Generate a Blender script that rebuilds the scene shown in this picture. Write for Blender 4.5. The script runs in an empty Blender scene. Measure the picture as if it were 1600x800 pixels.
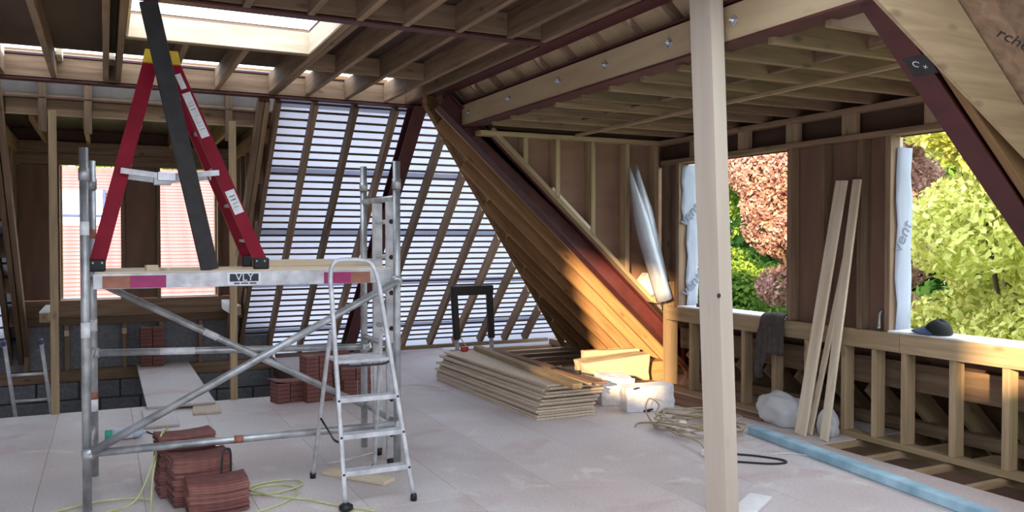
import bpy, bmesh, math, random
import numpy as np
from mathutils import Matrix, Vector

random.seed(7)
RNG = np.random.default_rng(11)
SC = bpy.context.scene
COL = SC.collection
R = math.radians

# ------------------------------------------------------------------ camera, sky, sun, exposure
cam_d = bpy.data.cameras.new('camera')
cam_d.sensor_width = 36.0
cam_d.lens = 36.0 * 1300.0 / 1600.0
cam_d.clip_start = 0.05
cam_d.clip_end = 300
cam = bpy.data.objects.new('camera', cam_d)
COL.objects.link(cam)
cam.location = (0, 0, 1.6)
cam.rotation_euler = (R(90 - 1.19), 0, R(-26.03))
SC.camera = cam

SKY = 3.1
world = bpy.data.worlds.new('sky')
SC.world = world
world.use_nodes = True
bg = world.node_tree.nodes['Background']
bg.inputs[0].default_value = (0.80, 0.88, 1.0, 1)
bg.inputs[1].default_value = SKY

SUN_EL = 11.0
sun_d = bpy.data.lights.new('sun', 'SUN')
sun_d.energy = 12.0
sun_d.color = (1.0, 0.69, 0.37)
sun_d.angle = R(1.2)
sun = bpy.data.objects.new('sun', sun_d)
COL.objects.link(sun)
sun.location = (-30, -30, 12)
_dir = Vector((math.cos(R(48)) * math.cos(R(SUN_EL)), math.sin(R(48)) * math.cos(R(SUN_EL)), -math.sin(R(SUN_EL))))
sun.rotation_euler = _dir.to_track_quat('-Z', 'Y').to_euler()

SC.view_settings.view_transform = 'Standard'
SC.view_settings.look = 'None'
SC.view_settings.gamma = 1.0
SC.view_settings.use_curve_mapping = False
SC.view_settings.exposure = 0.45

# ------------------------------------------------------------------ materials
def nodemat(name):
    m = bpy.data.materials.new(name)
    m.use_nodes = True
    nt = m.node_tree
    return m, nt, nt.nodes['Principled BSDF']

def N(nt, t, **kw):
    n = nt.nodes.new(t)
    for k, v in kw.items():
        setattr(n, k, v)
    return n

def ramp(nt, fac, stops):
    r = N(nt, 'ShaderNodeValToRGB')
    el = r.color_ramp.elements
    el[0].position, el[0].color = stops[0][0], (*stops[0][1], 1)
    el[1].position, el[1].color = stops[-1][0], (*stops[-1][1], 1)
    for p, c in stops[1:-1]:
        e = el.new(p)
        e.color = (*c, 1)
    nt.links.new(fac, r.inputs[0])
    return r.outputs[0]

def mixc(nt, fac, a, b, blend='MIX'):
    mx = N(nt, 'ShaderNodeMix', data_type='RGBA', blend_type=blend)
    for sock, v in ((mx.inputs[0], fac), (mx.inputs[6], a), (mx.inputs[7], b)):
        if isinstance(v, (int, float)):
            sock.default_value = v
        elif isinstance(v, tuple):
            sock.default_value = (*v, 1)
        else:
            nt.links.new(v, sock)
    return mx.outputs[2]

def plain(name, col, rough=0.6, metal=0.0, var=0.12, scale=14.0, bump=0.0, col2=None, spec=None):
    m, nt, p = nodemat(name)
    tc = N(nt, 'ShaderNodeTexCoord')
    nz = N(nt, 'ShaderNodeTexNoise')
    nz.inputs['Scale'].default_value = scale
    nz.inputs['Detail'].default_value = 5
    nt.links.new(tc.outputs['Object'], nz.inputs['Vector'])
    a = tuple(c * (1 - var) for c in col)
    b = col2 or tuple(min(1, c * (1 + var)) for c in col)
    nt.links.new(ramp(nt, nz.outputs['Fac'], [(0.3, a), (0.7, b)]), p.inputs['Base Color'])
    p.inputs['Roughness'].default_value = rough
    p.inputs['Metallic'].default_value = metal
    if spec is not None:
        p.inputs['Specular IOR Level'].default_value = spec
    if bump:
        bp = N(nt, 'ShaderNodeBump')
        bp.inputs['Strength'].default_value = bump
        bp.inputs['Distance'].default_value = 0.01
        nt.links.new(nz.outputs['Fac'], bp.inputs['Height'])
        nt.links.new(bp.outputs[0], p.inputs['Normal'])
    return m

def wood(name, light, dark, knots=0.5, along=1.6, across=22.0, rough=0.72, vary=0.35):
    """grain runs along the local X axis of every piece"""
    m, nt, p = nodemat(name)
    tc = N(nt, 'ShaderNodeTexCoord')
    oi = N(nt, 'ShaderNodeObjectInfo')
    off = N(nt, 'ShaderNodeMath', operation='MULTIPLY')
    off.inputs[1].default_value = 57.0
    nt.links.new(oi.outputs['Random'], off.inputs[0])
    add = N(nt, 'ShaderNodeVectorMath', operation='ADD')
    nt.links.new(tc.outputs['Object'], add.inputs[0])
    nt.links.new(off.outputs[0], add.inputs[1])
    mp = N(nt, 'ShaderNodeMapping')
    mp.inputs['Scale'].default_value = (along, across, across)
    nt.links.new(add.outputs[0], mp.inputs['Vector'])
    nz = N(nt, 'ShaderNodeTexNoise')
    nz.inputs['Scale'].default_value = 1.0
    nz.inputs['Detail'].default_value = 5
    nz.inputs['Distortion'].default_value = 0.6
    nt.links.new(mp.outputs[0], nz.inputs['Vector'])
    base = ramp(nt, nz.outputs['Fac'], [(0.28, dark), (0.72, light)])
    # knots
    mk = N(nt, 'ShaderNodeMapping')
    mk.inputs['Scale'].default_value = (3.0, 7.0, 7.0)
    nt.links.new(add.outputs[0], mk.inputs['Vector'])
    vo = N(nt, 'ShaderNodeTexVoronoi')
    vo.inputs['Scale'].default_value = 1.0
    nt.links.new(mk.outputs[0], vo.inputs['Vector'])
    kf = ramp(nt, vo.outputs['Distance'], [(0.05, (knots,) * 3), (0.16, (0, 0, 0))])
    kd = tuple(c * 0.35 for c in dark)
    base = mixc(nt, kf, base, kd)
    # each piece a little lighter or darker
    mr = N(nt, 'ShaderNodeMapRange')
    mr.inputs['To Min'].default_value = 1 - vary
    mr.inputs['To Max'].default_value = 1 + vary * 0.5
    nt.links.new(oi.outputs['Random'], mr.inputs['Value'])
    hs = N(nt, 'ShaderNodeHueSaturation')
    nt.links.new(mr.outputs[0], hs.inputs['Value'])
    nt.links.new(base, hs.inputs['Color'])
    nt.links.new(hs.outputs[0], p.inputs['Base Color'])
    p.inputs['Roughness'].default_value = rough
    p.inputs['Specular IOR Level'].default_value = 0.25
    bp = N(nt, 'ShaderNodeBump')
    bp.inputs['Strength'].default_value = 0.15
    bp.inputs['Distance'].default_value = 0.004
    nt.links.new(nz.outputs['Fac'], bp.inputs['Height'])
    nt.links.new(bp.outputs[0], p.inputs['Normal'])
    return m

M = {}
M['timber'] = wood('treated_timber', (0.37, 0.25, 0.16), (0.20, 0.128, 0.08), 0.6)
M['rafter'] = wood('rafter_timber', (0.44, 0.255, 0.12), (0.25, 0.135, 0.06), 0.6)
M['stud'] = wood('stud_timber', (0.52, 0.385, 0.235), (0.34, 0.24, 0.14), 0.5, vary=0.2)
M['pale'] = wood('pale_spruce', (0.86, 0.74, 0.58), (0.66, 0.53, 0.37), 0.45, vary=0.08, across=14)
M['postwood'] = wood('planed_post_timber', (0.70, 0.605, 0.50), (0.61, 0.515, 0.42), 0.10, vary=0.05, across=9, along=.8)
M['ply'] = wood('plywood', (0.32, 0.19, 0.135), (0.22, 0.125, 0.085), 0.15, along=1.0, across=5.0, vary=0.15)
M['plylight'] = wood('light_plywood', (0.58, 0.45, 0.285), (0.44, 0.325, 0.19), 0.2, along=1.0, across=6.0, vary=0.12)
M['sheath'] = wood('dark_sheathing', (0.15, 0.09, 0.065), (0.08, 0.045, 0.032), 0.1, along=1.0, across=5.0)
M['chip'] = plain('chipboard', (0.64, 0.53, 0.41), 0.85, var=0.22, scale=70, bump=0.15)
M['steel_red'] = plain('red_oxide_steel', (0.082, 0.018, 0.018), 0.55, var=0.25, scale=6, bump=0.05)
M['zinc'] = plain('zinc_plated_steel', (0.62, 0.64, 0.68), 0.35, 0.9, var=0.15)
M['galv'] = plain('galvanised_tube', (0.48, 0.50, 0.52), 0.45, 0.65, var=0.35, scale=9, bump=0.1)
M['alu'] = plain('aluminium', (0.62, 0.63, 0.66), 0.42, 0.35, var=0.25, scale=12, bump=0.05)
M['black'] = plain('black_plastic', (0.012, 0.012, 0.014), 0.5)
M['charcoal'] = plain('charcoal_painted_timber', (0.028, 0.026, 0.028), 0.7, var=0.3)
M['fibre_red'] = plain('red_fibreglass', (0.25, 0.004, 0.022), 0.5, var=0.18, scale=5, spec=0.2)
M['yellow'] = plain('yellow_plastic', (0.85, 0.58, 0.03), 0.45)
M['white'] = plain('white_paint', (0.82, 0.82, 0.82), 0.6, var=0.06)
M['label'] = plain('white_label', (0.80, 0.82, 0.86), 0.5, var=0.12, scale=30)
M['ink'] = plain('dark_ink', (0.03, 0.03, 0.05), 0.6)
M['greyink'] = plain('grey_print', (0.17, 0.19, 0.26), 0.6)
M['pink_tape'] = plain('magenta_tape', (0.36, 0.03, 0.14), 0.5, var=0.2)
M['orange_tape'] = plain('faded_red_paint', (0.36, 0.15, 0.10), 0.7, var=0.3)
M['blockwork'] = plain('concrete_block', (0.23, 0.235, 0.255), 0.95, var=0.2, scale=25, bump=0.4)
M['mortar'] = plain('mortar', (0.11, 0.11, 0.115), 0.95, var=0.2)
M['clay'] = plain('clay_tile', (0.25, 0.105, 0.088), 0.85, var=0.22, scale=18, bump=0.15)
M['clay2'] = plain('dark_clay_tile', (0.18, 0.070, 0.060), 0.85, var=0.22, scale=18, bump=0.15)
M['rooftile'] = plain('house_roof_tile', (0.29, 0.145, 0.155), 0.9, var=0.18, scale=6)
M['greysheet'] = plain('grey_ceiling_sheet', (0.42, 0.41, 0.40), 0.9, var=0.08)
M['foil'] = plain('silver_foil', (0.50, 0.52, 0.57), 0.48, 0.4, var=0.1, scale=6, bump=0.1)
M['foam'] = plain('cream_insulation_foam', (0.44, 0.35, 0.25), 0.9, var=0.1, scale=20, bump=0.2)
M['whiteblock'] = plain('white_aerated_block', (0.80, 0.80, 0.82), 0.95, var=0.08, scale=30, bump=0.3)
M['fabric'] = plain('brown_fabric', (0.075, 0.058, 0.054), 0.95, var=0.25, scale=20)
M['navy'] = plain('navy_fabric', (0.035, 0.05, 0.11), 0.9, var=0.2, scale=40)
M['capblack'] = plain('black_fabric', (0.012, 0.014, 0.012), 0.95, var=0.2, scale=40)
M['bluewood'] = plain('blue_painted_timber', (0.26, 0.47, 0.60), 0.6, var=0.2, scale=5, col2=(0.46, 0.68, 0.80))
M['greencap'] = plain('green_plastic', (0.03, 0.42, 0.28), 0.4)
M['blueplastic'] = plain('blue_plastic', (0.05, 0.08, 0.2), 0.5)
M['palebottle'] = plain('pale_blue_plastic', (0.50, 0.63, 0.75), 0.35)
M['yellowcable'] = plain('lime_cable_sheath', (0.58, 0.62, 0.30), 0.55)
M['beigecable'] = plain('beige_cable_sheath', (0.46, 0.37, 0.24), 0.55)
M['redplastic'] = plain('red_plastic', (0.5, 0.05, 0.03), 0.5)
M['bark'] = plain('bark', (0.11, 0.08, 0.06), 0.95, var=0.3, scale=8, bump=0.5)
M['lawn'] = plain('lawn', (0.12, 0.22, 0.05), 1.0, var=0.3, scale=2)
M['render'] = plain('pale_render', (0.62, 0.58, 0.52), 0.95, var=0.1, scale=4)
M['wallblock'] = plain('added_wall_blockwork', (0.58, 0.57, 0.56), 0.95, var=0.12, scale=6)

def floor_mat():
    m, nt, p = nodemat('filmed_chipboard_floor')
    geo = N(nt, 'ShaderNodeNewGeometry')
    def noise(s, d=4, dist=0.0):
        n = N(nt, 'ShaderNodeTexNoise')
        n.inputs['Scale'].default_value = s
        n.inputs['Detail'].default_value = d
        n.inputs['Distortion'].default_value = dist
        nt.links.new(geo.outputs['Position'], n.inputs['Vector'])
        return n.outputs['Fac']
    base = ramp(nt, noise(0.8, 3, .5), [(0.35, (0.60, 0.515, 0.49)), (0.65, (0.70, 0.65, 0.65))])
    pink = ramp(nt, noise(1.3, 5, 1.2), [(0.56, (0, 0, 0)), (0.72, (0.55,) * 3)])
    base = mixc(nt, pink, base, (0.50, 0.33, 0.30))
    dust = ramp(nt, noise(2.6, 7, .8), [(0.60, (0, 0, 0)), (0.72, (0.75,) * 3)])
    base = mixc(nt, dust, base, (0.80, 0.745, 0.68))
    fine = ramp(nt, noise(55, 3), [(0.3, (0.86,) * 3), (0.7, (1.05,) * 3)])
    base = mixc(nt, 1.0, base, fine, 'MULTIPLY')
    oi = N(nt, 'ShaderNodeObjectInfo')
    hs = N(nt, 'ShaderNodeHueSaturation')
    mr = N(nt, 'ShaderNodeMapRange')
    mr.inputs['To Min'].default_value = 0.94
    mr.inputs['To Max'].default_value = 1.04
    nt.links.new(oi.outputs['Random'], mr.inputs['Value'])
    nt.links.new(mr.outputs[0], hs.inputs['Value'])
    nt.links.new(base, hs.inputs['Color'])
    nt.links.new(hs.outputs[0], p.inputs['Base Color'])
    p.inputs['Roughness'].default_value = 0.55
    p.inputs['Specular IOR Level'].default_value = 0.3
    return m
M['floor'] = floor_mat()

def translucent(name, trans, refl, fac):
    m = bpy.data.materials.new(name)
    m.use_nodes = True
    nt = m.node_tree
    nt.nodes.clear()
    out = N(nt, 'ShaderNodeOutputMaterial')
    t = N(nt, 'ShaderNodeBsdfTranslucent')
    d = N(nt, 'ShaderNodeBsdfDiffuse')
    nz = N(nt, 'ShaderNodeTexNoise')
    nz.inputs['Scale'].default_value = 5
    tc = N(nt, 'ShaderNodeTexCoord')
    nt.links.new(tc.outputs['Object'], nz.inputs['Vector'])
    nt.links.new(ramp(nt, nz.outputs['Fac'], [(0.3, tuple(c * .93 for c in trans)), (0.7, trans)]), t.inputs[0])
    d.inputs[0].default_value = (*refl, 1)
    mx = N(nt, 'ShaderNodeMixShader')
    mx.inputs[0].default_value = fac
    nt.links.new(d.outputs[0], mx.inputs[1])
    nt.links.new(t.outputs[0], mx.inputs[2])
    nt.links.new(mx.outputs[0], out.inputs[0])
    return m
M['membrane'] = translucent('translucent_roof_membrane', (0.60, 0.63, 0.74), (0.30, 0.29, 0.32), 0.47)
M['wrap'] = translucent('window_wrap_membrane', (0.8, 0.86, 0.98), (0.62, 0.66, 0.74), 0.45)
M['bag'] = translucent('clear_polythene_bag', (0.9, 0.91, 0.93), (0.85, 0.86, 0.88), 0.35)

def leafmat(name, a, b):
    m = bpy.data.materials.new(name)
    m.use_nodes = True
    nt = m.node_tree
    nt.nodes.clear()
    out = N(nt, 'ShaderNodeOutputMaterial')
    geo = N(nt, 'ShaderNodeNewGeometry')
    c = ramp(nt, geo.outputs['Random Per Island'], [(0.0, a), (1.0, b)])
    d = N(nt, 'ShaderNodeBsdfDiffuse')
    t = N(nt, 'ShaderNodeBsdfTranslucent')
    nt.links.new(c, d.inputs[0])
    nt.links.new(c, t.inputs[0])
    mx = N(nt, 'ShaderNodeMixShader')
    mx.inputs[0].default_value = 0.35
    nt.links.new(d.outputs[0], mx.inputs[1])
    nt.links.new(t.outputs[0], mx.inputs[2])
    nt.links.new(mx.outputs[0], out.inputs[0])
    return m
M['leaf_green'] = leafmat('green_leaves', (0.07, 0.20, 0.035), (0.38, 0.54, 0.12))
M['leaf_lime'] = leafmat('lime_leaves', (0.50, 0.54, 0.11), (0.92, 0.90, 0.38))
M['leaf_red'] = leafmat('coppery_leaves', (0.34, 0.17, 0.15), (0.68, 0.45, 0.40))
M['leaf_dark'] = leafmat('dark_green_leaves', (0.035, 0.10, 0.025), (0.12, 0.24, 0.06))

def glassmat():
    m, nt, p = nodemat('window_glass')
    p.inputs['Base Color'].default_value = (0.55, 0.68, 0.85, 1)
    p.inputs['Roughness'].default_value = 0.08
    p.inputs['Metallic'].default_value = 0.6
    return m
M['pane'] = glassmat()

# ------------------------------------------------------------------ mesh helpers
_boxes = {}
def box_mesh(L, W, H, ch):
    key = (round(L, 4), round(W, 4), round(H, 4), round(ch, 4))
    if key not in _boxes:
        c = min(ch, L * .3, W * .3, H * .3)
        x, y, z = L / 2, W / 2, H / 2
        bm = bmesh.new()
        for sx in (-1, 1):
            for sy in (-1, 1):
                for sz in (-1, 1):
                    bm.verts.new((sx * x, sy * (y - c), sz * (z - c)))
                    bm.verts.new((sx * (x - c), sy * y, sz * (z - c)))
                    bm.verts.new((sx * (x - c), sy * (y - c), sz * z))
        bmesh.ops.convex_hull(bm, input=bm.verts)
        bmesh.ops.dissolve_limit(bm, angle_limit=R(2), verts=bm.verts, edges=bm.edges)
        me = bpy.data.meshes.new('board')
        bm.to_mesh(me)
        bm.free()
        _boxes[key] = me
    return _boxes[key]

def link(name, me, mat, parent=None, mtx=None):
    if mat is not None and not (len(me.materials) and me.materials[0] == mat):
        if len(me.materials):
            me = me.copy()
            me.materials.clear()
        me.materials.append(mat)
    o = bpy.data.objects.new(name, me)
    COL.objects.link(o)
    if parent is not None:
        o.parent = parent
    if mtx is not None:
        o.matrix_local = mtx
    return o

_mm = {}
def boxobj(name, L, W, H, mat, parent, mtx, ch=0.003):
    key = (round(L, 4), round(W, 4), round(H, 4), round(ch, 4), mat.name)
    if key not in _mm:
        me = box_mesh(L, W, H, ch).copy()
        me.materials.append(mat)
        _mm[key] = me
    o = bpy.data.objects.new(name, _mm[key])
    COL.objects.link(o)
    o.parent = parent
    o.matrix_local = mtx
    return o

def axes(p, x, y, z):
    m = Matrix.Identity(4)
    for i, v in enumerate((x, y, z)):
        m[0][i], m[1][i], m[2][i] = v
    m.translation = p
    return m

def bx(name, x0, x1, y0, y1, z0, z1, mat, parent=None, ch=0.003):
    """axis-aligned board; its longest side becomes local X so the grain follows it"""
    d = (x1 - x0, y1 - y0, z1 - z0)
    c = Vector(((x0 + x1) / 2, (y0 + y1) / 2, (z0 + z1) / 2))
    k = max(range(3), key=lambda i: d[i])
    E3 = (Vector((1, 0, 0)), Vector((0, 1, 0)), Vector((0, 0, 1)))
    a, b, e = k, (k + 1) % 3, (k + 2) % 3
    return boxobj(name, d[a], d[b], d[e], mat, parent, axes(c, E3[a], E3[b], E3[e]), ch)

def bar(name, p0, p1, w, h, mat, parent=None, up=(0, 0, 1), ch=0.003):
    """board from p0 to p1 (centre line): w across, h towards 'up'"""
    p0, p1, up = Vector(p0), Vector(p1), Vector(up)
    x = (p1 - p0)
    L = x.length
    x.normalize()
    y = up.cross(x).normalized()
    z = x.cross(y)
    return boxobj(name, L, w, h, mat, parent, axes((p0 + p1) / 2, x, y, z), ch)

def meshobj(name, verts, faces, mat, parent=None, smooth=False, loc=None):
    me = bpy.data.meshes.new(name)
    me.from_pydata([tuple(v) for v in verts], [], faces)
    bm = bmesh.new()
    bm.from_mesh(me)
    bmesh.ops.recalc_face_normals(bm, faces=bm.faces)
    bm.to_mesh(me)
    bm.free()
    if smooth:
        for f in me.polygons:
            f.use_smooth = True
    me.materials.append(mat)
    o = bpy.data.objects.new(name, me)
    COL.objects.link(o)
    o.parent = parent
    if loc is not None:
        o.location = loc
    return o

def prism(name, poly, vec, mat, parent=None):
    """closed polygon (3-D points) pushed along vec"""
    n = len(poly)
    v = [Vector(p) for p in poly] + [Vector(p) + Vector(vec) for p in poly]
    f = [tuple(range(n)), tuple(range(2 * n - 1, n - 1, -1))]
    f += [(i, (i + 1) % n, n + (i + 1) % n, n + i) for i in range(n)]
    return meshobj(name, v, f, mat, parent)

def spline(pts, n=8, closed=False):
    P = [Vector(p) for p in pts]
    out = []
    m = len(P)
    segs = m if closed else m - 1
    for i in range(segs):
        a = P[(i - 1) % m] if (closed or i > 0) else P[i]
        b, c = P[i], P[(i + 1) % m]
        d = P[(i + 2) % m] if (closed or i + 2 < m) else P[(i + 1) % m]
        for k in range(n):
            t = k / n
            out.append(0.5 * ((2 * b) + (c - a) * t + (2 * a - 5 * b + 4 * c - d) * t * t + (3 * b - a - 3 * c + d) * t ** 3))
    if not closed:
        out.append(P[-1])
    return out

def tube_geo(pts, r, seg=10, closed=False):
    P = [Vector(p) for p in pts]
    n = len(P)
    rad = r if isinstance(r, (list, tuple)) else [r] * n
    V, F = [], []
    prev = None
    for i in range(n):
        if closed:
            t = P[(i + 1) % n] - P[i - 1]
        else:
            t = P[min(i + 1, n - 1)] - P[max(i - 1, 0)]
        t.normalize()
        if prev is None:
            ref = Vector((0, 0, 1)) if abs(t.z) < .9 else Vector((1, 0, 0))
            u = ref.cross(t).normalized()
        else:
            u = (prev - t * prev.dot(t)).normalized()
        prev = u
        w = t.cross(u)
        for k in range(seg):
            a = 2 * math.pi * k / seg
            V.append(P[i] + (u * math.cos(a) + w * math.sin(a)) * rad[i])
    rng = n if closed else n - 1
    for i in range(rng):
        for k in range(seg):
            a, b = i * seg + k, i * seg + (k + 1) % seg
            j = (i + 1) % n
            F.append((a, b, j * seg + (k + 1) % seg, j * seg + k))
    if not closed:
        F.append(tuple(range(seg - 1, -1, -1)))
        F.append(tuple(range((n - 1) * seg, n * seg)))
    return V, F

def tube(name, pts, r, mat, parent=None, seg=10, closed=False):
    V, F = tube_geo(pts, r, seg, closed)
    o = meshobj(name, V, F, mat, parent)
    for f in o.data.polygons:
        f.use_smooth = len(f.vertices) == 4
    return o

def hollow_tube(name, p0, p1, r, mat, parent=None, seg=14, wall=0.005):
    """straight scaffold tube with open ends"""
    V1, F1 = tube_geo([p0, p1], r, seg)
    V2, F2 = tube_geo([p0, p1], r - wall, seg)
    n = len(V1)
    F = [f for f in F1 if len(f) == 4] + [tuple(n + i for i in reversed(f)) for f in F2 if len(f) == 4]
    for base in (0, seg):
        for k in range(seg):
            a, b = base + k, base + (k + 1) % seg
            F.append((a, b, n + b, n + a))
    o = meshobj(name, V1 + V2, F, mat, parent)
    for f in o.data.polygons[:seg * 2]:
        f.use_smooth = True
    return o

def lathe(name, prof, mat, parent=None, seg=20, mtx=None):
    V, F = [], []
    for (r, z) in prof:
        for k in range(seg):
            a = 2 * math.pi * k / seg
            V.append((r * math.cos(a), r * math.sin(a), z))
    for i in range(len(prof) - 1):
        for k in range(seg):
            F.append((i * seg + k, i * seg + (k + 1) % seg, (i + 1) * seg + (k + 1) % seg, (i + 1) * seg + k))
    F.append(tuple(range(seg - 1, -1, -1)))
    F.append(tuple(range((len(prof) - 1) * seg, len(prof) * seg)))
    o = meshobj(name, V, F, mat, parent)
    for f in o.data.polygons:
        f.use_smooth = len(f.vertices) == 4
    if mtx is not None:
        o.matrix_local = mtx
    return o

def ibeam(name, p0, p1, h, w, mat, up=(0, 0, 1), tf=0.014, tw=0.010, parent=None):
    """I-section steel; p0-p1 is the middle of its bottom face"""
    p0, p1, up = Vector(p0), Vector(p1), Vector(up)
    x = (p1 - p0).normalized()
    y = up.cross(x).normalized()
    z = x.cross(y)
    a, b = w / 2, tw / 2
    s = [(-a, 0), (a, 0), (a, tf), (b, tf), (b, h - tf), (a, h - tf), (a, h), (-a, h), (-a, h - tf), (-b, h - tf), (-b, tf), (-a, tf)]
    return prism(name, [p0 + y * u + z * v for u, v in s], p1 - p0, mat, parent)

def empty(name, loc=(0, 0, 0), rotz=0.0):
    o = bpy.data.objects.new(name, None)
    o.empty_display_size = 0.1
    COL.objects.link(o)
    o.location = loc
    o.rotation_euler = (0, 0, rotz)
    return o

def tag(o, label=None, cat=None, group=None, kind=None):
    if label: o['label'] = label
    if cat: o['category'] = cat
    if group: o['group'] = group
    if kind: o['kind'] = kind
    return o

def structure(name, label, cat):
    return tag(empty(name), label, cat, kind='structure')

def copy_tree(o, parent=None):
    c = o.copy()
    COL.objects.link(c)
    c.parent = parent
    for ch in list(o.children):
        copy_tree(ch, c)
    return c

def lettering(name, body, size, mtx, mat, parent, extrude=0.0006):
    cu = bpy.data.curves.new(name, 'FONT')
    cu.body = body
    cu.size = size
    cu.extrude = extrude
    cu.align_x = 'CENTER'
    cu.align_y = 'CENTER'
    tmp = bpy.data.objects.new(name, cu)
    COL.objects.link(tmp)
    bpy.context.view_layer.update()
    me = bpy.data.meshes.new_from_object(tmp.evaluated_get(bpy.context.evaluated_depsgraph_get()))
    bpy.data.objects.remove(tmp)
    bpy.data.curves.remove(cu)
    me.materials.clear()
    me.materials.append(mat)
    o = bpy.data.objects.new(name, me)
    COL.objects.link(o)
    o.parent = parent
    o.matrix_local = mtx
    return o

V3 = Vector
EX, EY, EZ = V3((1, 0, 0)), V3((0, 1, 0)), V3((0, 0, 1))

# ================================================================== STRUCTURE
# ---- floor: filmed chipboard panels 0.6 x 2.4 on joists, open over the stairwell and along the eaves
floor = structure('floor', 'pinkish grey chipboard floor of the loft, dusty and stained', 'floor')
def floor_ok(x0, x1, y0, y1):
    cx, cy = (x0 + x1) / 2, (y0 + y1) / 2
    if cy > 8.64 and cx < 2.0: return False
    if cx > 4.4 and cy > 9.0: return False
    if cx > 5.0 and cy < 4.75: return False
    return True
ystarts = [-4.0, -1.84, 0.56, 2.96, 4.75, 6.6, 8.64, 9.0, 11.4]
i = 0
x = -4.0
while x < 6.1:
    x1 = x + 0.6 if abs(x - 4.4) > .01 else 5.0
    x1 = min(x1, 6.1)
    ys = list(ystarts)
    if i % 2:
        ys = [-4.0, -3.0, -.64, 1.76, 4.16, 4.75, 7.15, 8.64, 9.0, 11.4]
    for a, b in zip(ys[:-1], ys[1:]):
        if floor_ok(x, x1, a, b):
            bx('floor_panel', x + .001, x1 - .001, a + .001, b - .001, -0.022, 0.0, M['floor'], floor, ch=0.0015)
    x = x1
    i += 1
for y in (2.75, 3.15, 3.55, 3.95, 4.35, 4.75, 5.15):
    bx('floor_joist', 5.0, 6.2, y - .022, y + .022, -0.22, -0.012, M['stud'], floor)
for y in (9.15, 9.55, 9.95, 10.35, 10.75, 11.15):
    bx('floor_joist', 4.3, 6.3, y - .04, y + .04, -0.20, -0.012, M['timber'], floor)
bx('floor_joist', -4.0, 2.0, 8.56, 8.635, -0.22, -0.023, M['timber'], floor)
bx('floor_joist', 1.99, 2.04, 8.64, 11.35, -0.22, -0.023, M['timber'], floor)
for y in (2.95, 3.35, 3.75, 4.15, 4.55):
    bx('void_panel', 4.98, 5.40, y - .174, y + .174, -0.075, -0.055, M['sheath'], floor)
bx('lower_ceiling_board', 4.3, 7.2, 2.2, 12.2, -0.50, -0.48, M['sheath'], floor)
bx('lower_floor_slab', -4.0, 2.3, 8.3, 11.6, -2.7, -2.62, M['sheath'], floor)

# ---- the flat ceiling over the main room
ceiling = structure('ceiling', 'flat ceiling of open timber joists under dark boarding', 'ceiling')
JB, JT = 3.035, 3.225
near_y, far_y = 5.45, 8.47
for xj in (-3.6, -3.2, -2.8, -2.4, -2.0, -1.6, -1.2, -0.8, -0.4, 0.015, 0.115, 1.48, 1.53, 1.84, 2.24, 2.66):
    bx('joist', xj - .023, xj + .023, near_y + .03, far_y, JB, JT, M['timber'], ceiling)
for xj in (0.55, 0.98):
    bx('joist', xj - .023, xj + .023, 6.62, far_y, JB, JT, M['timber'], ceiling)
for xj in (-3.6, -3.2, -2.8, -2.4, -2.0, -1.6, -1.2, -0.8, -0.4, 0.0, 0.4, 0.8, 1.2, 1.52, 1.84, 2.22, 2.62):
    bx('joist', xj - .023, xj + .023, 3.3, near_y - .03, JB, JT, M['timber'], ceiling)
bx('joist', 2.87, 2.918, 3.3, far_y, JB, JT, M['timber'], ceiling)
# header timber held in the web of the far steel, trimmers round the skylight
bx('header', -4.0, 2.92, 8.475, 8.525, 3.03, 3.215, M['timber'], ceiling)
bx('header', -4.0, 2.92, 5.395, 5.435, 3.055, 3.22, M['timber'], ceiling)
bx('trimmer', 0.14, 1.455, 6.575, 6.62, JB, JT, M['timber'], ceiling)
for y in (7.25, 4.4):
    for a, b in ((1.553, 1.817), (1.863, 2.217), (2.263, 2.637)):
        bx('noggin', a, b, y - .023, y + .023, JB + .02, JT - .02, M['timber'], ceiling)
# boarding above the joists, left open at the skylight
for (a, b, c, d) in ((-4.0, -2.8, 3.3, 8.12), (-2.8, -1.6, 3.3, 8.12), (-1.6, -0.4, 3.3, 8.12), (-0.4, 0.15, 3.3, 8.12),
                     (0.15, 1.45, 3.3, 5.5), (0.15, 1.45, 6.62, 8.12), (1.45, 2.25, 3.3, 8.12), (2.25, 2.92, 3.3, 8.12)):
    bx('deck_board', a + .002, b - .002, c, d, JT, JT + .02, M['sheath'], ceiling)
for a in (-4.0, -3.0, -2.0):  # unseen deck past the joists, added to cut sky light from the left
    bx('deck_board', a + .002, a + .998, 1.5, 3.298, JT, JT + .02, M['sheath'], ceiling)
# skylight lining
bx('skylight_lining', 0.15, 1.44, 6.555, 6.574, 3.04, 3.205, M['pale'], ceiling)
bx('skylight_lining', 1.436, 1.455, 5.5, 6.555, 3.04, 3.205, M['pale'], ceiling)
bx('skylight_lining', 0.14, 0.158, 5.5, 6.555, 3.04, 3.205, M['pale'], ceiling)
# rafter feet and the sun-catching fascia beyond the header
for xj in (-0.8, -0.35, 0.06, 0.60, 1.03, 1.53, 1.88, 2.28, 2.70):
    bx('rafter_foot', xj - .024, xj + .024, 8.18, 8.47, 3.18, 3.34, M['pale'], ceiling)
bx('fascia_board', -4.0, 3.2, 9.20, 9.24, 3.05, 3.415, M['rafter'], ceiling)

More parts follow.
